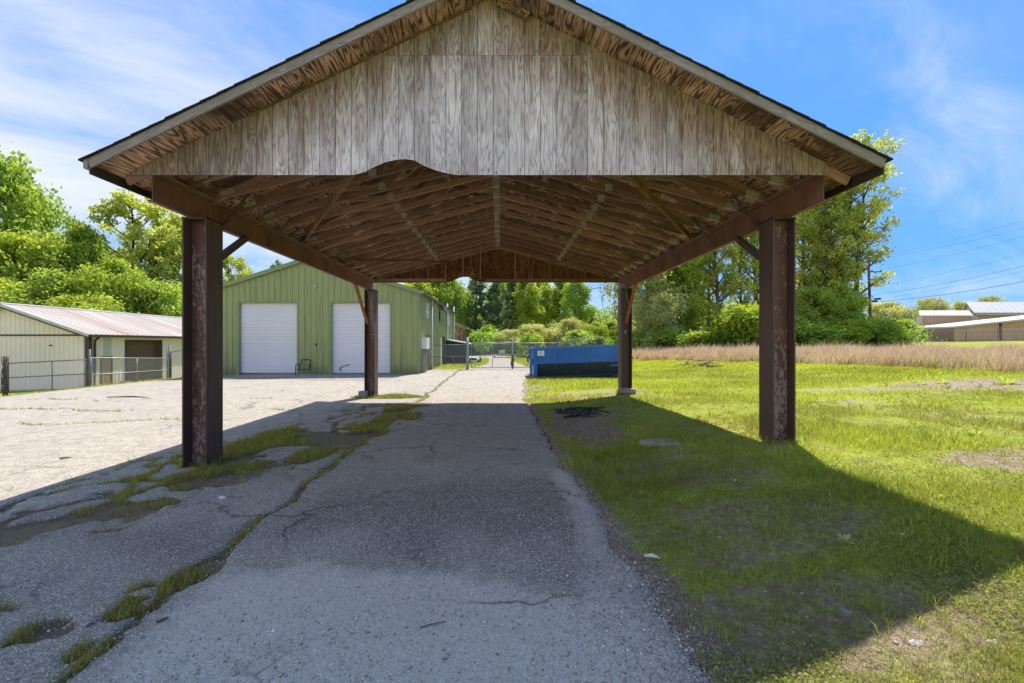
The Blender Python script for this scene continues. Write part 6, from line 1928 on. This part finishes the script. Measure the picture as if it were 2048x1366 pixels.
# dead straw lying in the thin turf
X, Y = lawn_points(60000, 1.55, 14, rs)
k = rs.uniform(0, 1, len(X)) < 0.40 + 0.75 * bare_mask(X, Y)
X, Y = X[k], Y[k]
az = rs.uniform(0, 6.28, len(X)); L = rs.uniform(0.02, 0.09, len(X)); wv = 0.0016 * np.maximum(1, Y / 2.5)
dx, dy = np.cos(az) * L / 2, np.sin(az) * L / 2
z = gz(X, Y) + rs.uniform(0.006, 0.02, len(X))
V = np.stack([np.stack([X - dx - np.sin(az) * wv, Y - dy + np.cos(az) * wv, z], 1), np.stack([X - dx + np.sin(az) * wv, Y - dy - np.cos(az) * wv, z], 1), np.stack([X + dx, Y + dy, z + rs.uniform(0, 0.015, len(X))], 1)], 1).reshape(-1, 3)
me = fast_mesh('straw', V, np.arange(len(V)).reshape(-1, 3), L_STRAW, dict(tint=np.repeat(rs.uniform(0, 1, len(X)), 3)))
tag(obj_of(me, 'straw'), 'dead straw strewn through the thin turf', 'straw', kind='stuff')
# clover and small weeds hugging the bare turf
X, Y = lawn_points(60000, 1.55, 5.2, rs)
patch = sstep(0.46, 0.60, fbm(X * 1.5, Y * 1.5, 23, 4))
k = (rs.uniform(0, 1, len(X)) < patch * (1 - 0.55 * bare_mask(X, Y)))
X, Y = X[k], Y[k]
n = len(X)
P = np.stack([X, Y, gz(X, Y) + rs.uniform(0.004, 0.028, n)], 1)
nr = rs.normal(size=(n, 3)) * 0.45 + np.array([0, 0, 1.0]); nr /= np.linalg.norm(nr, axis=1)[:, None]
a = np.cross(nr, rs.normal(size=(n, 3))); a /= np.linalg.norm(a, axis=1)[:, None]; bb = np.cross(nr, a)
s = rs.uniform(0.0045, 0.011, n)[:, None]
V = np.stack([P - a * s, P - bb * s * 0.8, P + a * s, P + bb * s * 0.8], 1).reshape(-1, 3)
me = fast_mesh('clover', V, np.arange(n * 4).reshape(-1, 4), L_WEED, dict(tint=np.repeat(np.clip(rs.normal(0.6, 0.25, n), 0, 1), 4)))
tag(obj_of(me, 'clover'), 'low clover and weeds in the worn turf by the drive', 'clover', kind='stuff')

# weeds and moss tufts in the pavement joints
X = np.concatenate([rs.uniform(-5.3, -1.6, 420000), rs.uniform(-2.8, -1.8, 60000)]); Y = np.concatenate([2.0 * (13.6 / 2.0) ** rs.uniform(0, 1, 420000), rs.uniform(1.9, 3.3, 60000)])
mm = moss_mask(X, Y)
green = np.maximum(sstep(0.42, 0.58, fbm(X * 1.6, Y * 1.6, 33, 4)), 0.75 * sstep(0.35, 0.55, fbm(X * 5, Y * 5, 34, 3)) * (Y < 3.1))
k = (mm > 0.5) & (rs.uniform(0, 1, len(X)) < (0.08 + 0.92 * green) * 0.5)
X, Y, green = X[k][:90000], Y[k][:90000], green[k][:90000]
n = len(X)
hgt = np.exp(rs.normal(size=n) * 0.35) * (0.010 + 0.036 * green) * rs.uniform(0.4, 1.5, n)
tint = np.clip(0.20 + 0.42 * green + rs.normal(size=n) * 0.26, 0, 1)
me = blades('crack_weeds', np.stack([X, Y, np.full(n, -0.004)], 1), hgt, 0.0032 * np.maximum(1, Y / 3.0) * rs.uniform(0.7, 1.4, n), rs.uniform(0.3, 1.1, n), tint, L_JOINT, rs, 2)
tag(obj_of(me, 'crack_weeds'), 'grass and moss growing in the broken asphalt joints', 'weeds', kind='stuff')
# weeds out on the lot
X = rs.uniform(-16, 1.5, 160000); Y = 5.5 * (27 / 5.5) ** rs.uniform(0, 1, 160000)
k = ((moss_mask(X, Y) > 0.42) & (Y > 8) & ((X < -4.3) | (Y > 12.3))) & (X > left_edge(Y)) & (X < right_edge(Y))
X, Y = X[k], Y[k]; n = len(X)
me = blades('lot_weeds', np.stack([X, Y, gz(X, Y) * (X < -12) + 0.0], 1), 0.05 * rs.uniform(0.4, 1.4, n), 0.0018 * Y * rs.uniform(0.7, 1.4, n), rs.uniform(0.3, 1.2, n), np.clip(0.5 + rs.normal(size=n) * 0.2, 0, 1), L_WEED, rs, 1)
tag(obj_of(me, 'lot_weeds'), 'thin lines of weeds in the joints of the sunlit lot', 'weeds', kind='stuff')

# tall dry grass along the far side of the field
n = 150000
Y = 11.5 * (50 / 11.5) ** rs.uniform(0, 1, n)
x0 = reed_x(Y); X = x0 + (np.minimum(np.minimum(1.3 * Y + 14, x0 + 16), 46) - x0) * rs.uniform(0, 1, n) ** 1.1
keepm = (X > x0) & (sstep(0.24, 0.46, fbm(X * 0.55, Y * 0.55, 29, 3)) > rs.uniform(0, 1, n) * 0.9)
X, Y = X[keepm], Y[keepm]; n = len(X)
hgt = np.where(rs.uniform(0, 1, n) < 0.10, 1.45, 1.0) * (0.10 + 0.75 * fbm(X * 0.7, Y * 0.7, 37, 4) + 0.06 * sstep(0, 3, X - reed_x(Y))) * rs.uniform(0.6, 1.25, n)
me = blades('dry_reeds', np.stack([X, Y, gz(X, Y) - 0.02], 1), hgt, 0.0009 * Y * rs.uniform(0.5, 1.4, n), rs.uniform(0.1, 0.7, n), np.clip(rs.normal(0.55, 0.24, n), 0, 1), L_DRY, rs, 2)
tag(obj_of(me, 'dry_reeds'), 'tall pinkish dry grass along the far side of the field', 'dry grass', kind='stuff')
k = rs.uniform(0, 1, n) < 0.22 * sstep(0.45, 0.65, fbm(X * 0.35, Y * 0.35, 47, 3)) + 0.06
X2, Y2 = X[k], Y[k]; n2 = len(X2)
me = blades('reed_greens', np.stack([X2, Y2, gz(X2, Y2)], 1), 0.40 * rs.uniform(0.4, 1.3, n2), 0.0022 * Y2, rs.uniform(0.2, 0.9, n2), rs.uniform(0.2, 0.9, n2), L_WEED, rs, 2)
tag(obj_of(me, 'reed_greens'), 'green shoots coming up through the dry grass', 'weeds', kind='stuff')

Xs, Ys, Hs = [], [], []
for x0, x1, y0, y1 in ((-3.97, -3.63, 5.54, 5.93), (3.36, 3.68, 5.54, 5.90), (-3.97, -3.63, 13.0, 13.42), (3.39, 3.74, 12.68, 13.07)):
    for k in range(46):
        if rnd.random() < 0.5: cx, cy = rnd.choice((x0, x1)), rnd.uniform(y0, y1)
        else: cx, cy = rnd.uniform(x0, x1), rnd.choice((y0, y1))
        if x0 < -3 and rnd.random() < 0.45: continue
        hh = rnd.uniform(0.03, 0.12)
        for j in range(7):
            Xs.append(cx + rnd.gauss(0, 0.02)); Ys.append(cy + rnd.gauss(0, 0.02)); Hs.append(hh * rnd.uniform(0.5, 1.2))
for k in range(420):
    y = 2.2 * (13 / 2.2) ** rnd.random(); x = float(right_edge(y)) + rnd.uniform(0.05, 1.05 * y)
    hh = rnd.uniform(0.05, 0.13)
    for j in range(9):
        Xs.append(x + rnd.gauss(0, 0.018)); Ys.append(y + rnd.gauss(0, 0.018)); Hs.append(hh * rnd.uniform(0.5, 1.2))
X, Y, hh = np.array(Xs), np.array(Ys), np.array(Hs); n = len(X)
me = blades('grass_tufts', np.stack([X, Y, gz(X, Y) - 0.004], 1), hh, 0.0042 * np.maximum(1, Y / 3.2), rs.uniform(0.2, 0.9, n), np.clip(rs.normal(0.45, 0.25, n), 0, 1), L_GRASS, rs, 2)
tag(obj_of(me, 'grass_tufts'), 'taller grass tufts round the post feet and through the turf', 'grass', kind='stuff')

# broad-leaved weeds standing out of the turf
def rosette(x, y, r, label, nl=9, mat=L_VINE):
    p = ong(x, y)
    m = MB(); 
    for i in range(nl):
        a0 = i * 2.399; L = r * rnd.uniform(0.7, 1.2); up_ = rnd.uniform(0.35, 0.9)
        d = Vector((math.cos(a0), math.sin(a0), 0)); sd = Vector((-d.y, d.x, 0)) * L * 0.16
        q0, q1, q2 = Vector((0, 0, 0.0)), d * L * 0.55 + Vector((0, 0, L * up_ * 0.75)), d * L + Vector((0, 0, L * up_ * 0.7))
        m.add([q0, q1 - sd, q1 + sd, q2], [(0, 1, 3, 2)])
    me = bpy.data.meshes.new('rosette'); me.from_pydata(m.v, [], m.f); me.materials.append(mat)
    at_ = me.attributes.new('tint', 'FLOAT', 'POINT'); at_.data.foreach_set('value', [rnd.uniform(0.5, 1.0) for _ in m.v]); me.update()
    o = bpy.data.objects.new('dock_weed', me); col.objects.link(o); o.location = p
    return tag(o, label, 'weed')
rosette(2012, 768, 0.32, 'largest dock weed out on the field before the reeds', 11)
rosette(1884, 768, 0.24, 'leafy dock weed on the field near the bare gravel strip', 9)
rosette(1842, 770, 0.17, 'low dock weed beside the leafy one on the field', 8)
rosette(1955, 870, 0.14, 'spreading weed in the sunlit turf past the front column', 10)
rosette(1935, 872, 0.10, 'small weed next to the spreading weed in the sunlit turf', 8)
rosette(1780, 806, 0.12, 'broad leaved weed in the sunlit field beyond the front column', 8)
rosette(1365, 1010, 0.06, 'tiny rosette weed at the turf edge by the drive', 9)
rosette(1878, 997, 0.07, 'pale rosette weed on the shadow line of the turf', 9)
rosette(1800, 1075, 0.06, 'grey green rosette weed in the carport shadow', 10, L_OLIVE)
rosette(1690, 1085, 0.07, 'flat grey rosette weed in the middle of the shaded turf', 10, L_OLIVE)

# ------------------------------------------------------------------ loose gravel
def stones(name, X, Y, Z, r, mat, label, kind='stuff'):
    n = len(X)
    base = np.array([(1, 0, 0), (-1, 0, 0), (0, 1, 0), (0, -1, 0), (0, 0, 1), (0, 0, -1)], float)
    fc = np.array([(0, 2, 4), (2, 1, 4), (1, 3, 4), (3, 0, 4), (2, 0, 5), (1, 2, 5), (3, 1, 5), (0, 3, 5)])
    az = rs.uniform(0, 6.28, n)
    sc = r[:, None] * np.stack([rs.uniform(0.7, 1.3, n), rs.uniform(0.7, 1.3, n), rs.uniform(0.45, 0.9, n)], 1)
    V = base[None] * sc[:, None, :] * rs.uniform(0.75, 1.2, (n, 6, 1))
    c, s_ = np.cos(az)[:, None], np.sin(az)[:, None]
    V = np.stack([V[:, :, 0] * c - V[:, :, 1] * s_ + X[:, None], V[:, :, 0] * s_ + V[:, :, 1] * c + Y[:, None], V[:, :, 2] + Z[:, None]], 2).reshape(-1, 3)
    f = (np.arange(n)[:, None, None] * 6 + fc[None]).reshape(-1, 3)
    me = fast_mesh(name, V, f, mat, dict(tint=np.repeat(rs.uniform(0, 1, n), 6)))
    return tag(obj_of(me, name), label, name.replace('_', ' '), kind=kind)
def gravel_mat():
    m, t, b, o = new_mat('loose_gravel')
    t.put(b.inputs['Base Color'], t.ramp(t.attr('tint'), [(0.0, (0.20, 0.18, 0.16)), (0.35, (0.38, 0.35, 0.31)), (0.8, (0.55, 0.51, 0.46)), (0.92, (0.42, 0.32, 0.23)), (1.0, (0.80, 0.76, 0.70))]))
    b.inputs['Roughness'].default_value = 0.9
    return m
M_GRAVEL = gravel_mat()
n = 42000
Y = 1.75 * (6.5 / 1.75) ** (rs.uniform(0, 1, n) ** 1.5)
e = right_edge(Y)
X = np.where(rs.uniform(0, 1, n) < 0.45, e + rs.normal(size=n) * 0.13, rs.uniform(-3.2, 1.0, n))
k = X < e + 0.35
X, Y = X[k], Y[k]; n = len(X)
r_ = 0.0022 + 0.0042 * rs.uniform(0, 1, n) ** 3
big_ = rs.uniform(0, 1, n) < 0.02
r_ = np.where(big_ & (Y < 3.2), r_ * rs.uniform(2, 3.4, n), r_) * np.maximum(1, Y / 4)
Z = np.where(X < right_edge(Y), 0.016, gz(X, Y) + 0.012)
stones('gravel', X, Y, Z, r_, M_GRAVEL, 'loose gravel on the near drive and along its edge')
n = 5200
Y = 1.8 * (4.2 / 1.8) ** (rs.uniform(0, 1, n) ** 1.7); e = right_edge(Y)
X = np.where(rs.uniform(0, 1, n) < 0.5, e - np.abs(rs.normal(size=n)) * 0.35, rs.uniform(-2.4, 1.0, n)); k = X < e + 0.05
X, Y = X[k], Y[k]; n = len(X)
stones('coarse_gravel', X, Y, np.full(n, 0.017), 0.0042 + 0.0085 * rs.uniform(0, 1, n) ** 3.5, M_GRAVEL, 'coarser loose stones scattered over the near drive')
n = 5000
Y = 1.7 * (14 / 1.7) ** rs.uniform(0, 1, n); X = right_edge(Y) + rs.uniform(0.05, 1.2, n) * Y
b = bare_mask(X, Y); k = (rs.uniform(0, 1, n) < b ** 2) & (X < reed_x(Y)); X, Y = X[k], Y[k]; n = len(X)
stones('soil_gravel', X, Y, gz(X, Y) + 0.008, (0.004 + 0.010 * rs.uniform(0, 1, n) ** 3) * np.maximum(1, Y / 4), M_GRAVEL, 'pale stones lying in the bare patches of turf')

# dead vines heaped over the end of the barbed fence
m = MB()
dv = empty('dead_vine_heap', (5.4, 28.5, 0)); tag(dv, 'heap of dead grey vines hanging over the barbed fence behind the dumpster', 'dead vines')
for k in range(110):
    x = rnd.uniform(4.6, 6.5); y = 28.35 + (x - 4.7) * 0.3
    top = 1.30 + 0.55 * (x - 4.6) / 1.9
    pts = [(x, y - 0.05, rnd.uniform(0.1, 0.5)), (x + rnd.uniform(-0.15, 0.15), y - 0.12, top * 0.6), (x + rnd.uniform(-0.25, 0.25), y - 0.05, top + rnd.uniform(-0.1, 0.12)), (x + rnd.uniform(-0.4, 0.4), y + 0.1, top * rnd.uniform(0.6, 0.9))]
    m.tube(pts, 0.014, 3, False)
o = m.build('vines', M_TWIG, dv); o['kind'] = 'stuff'
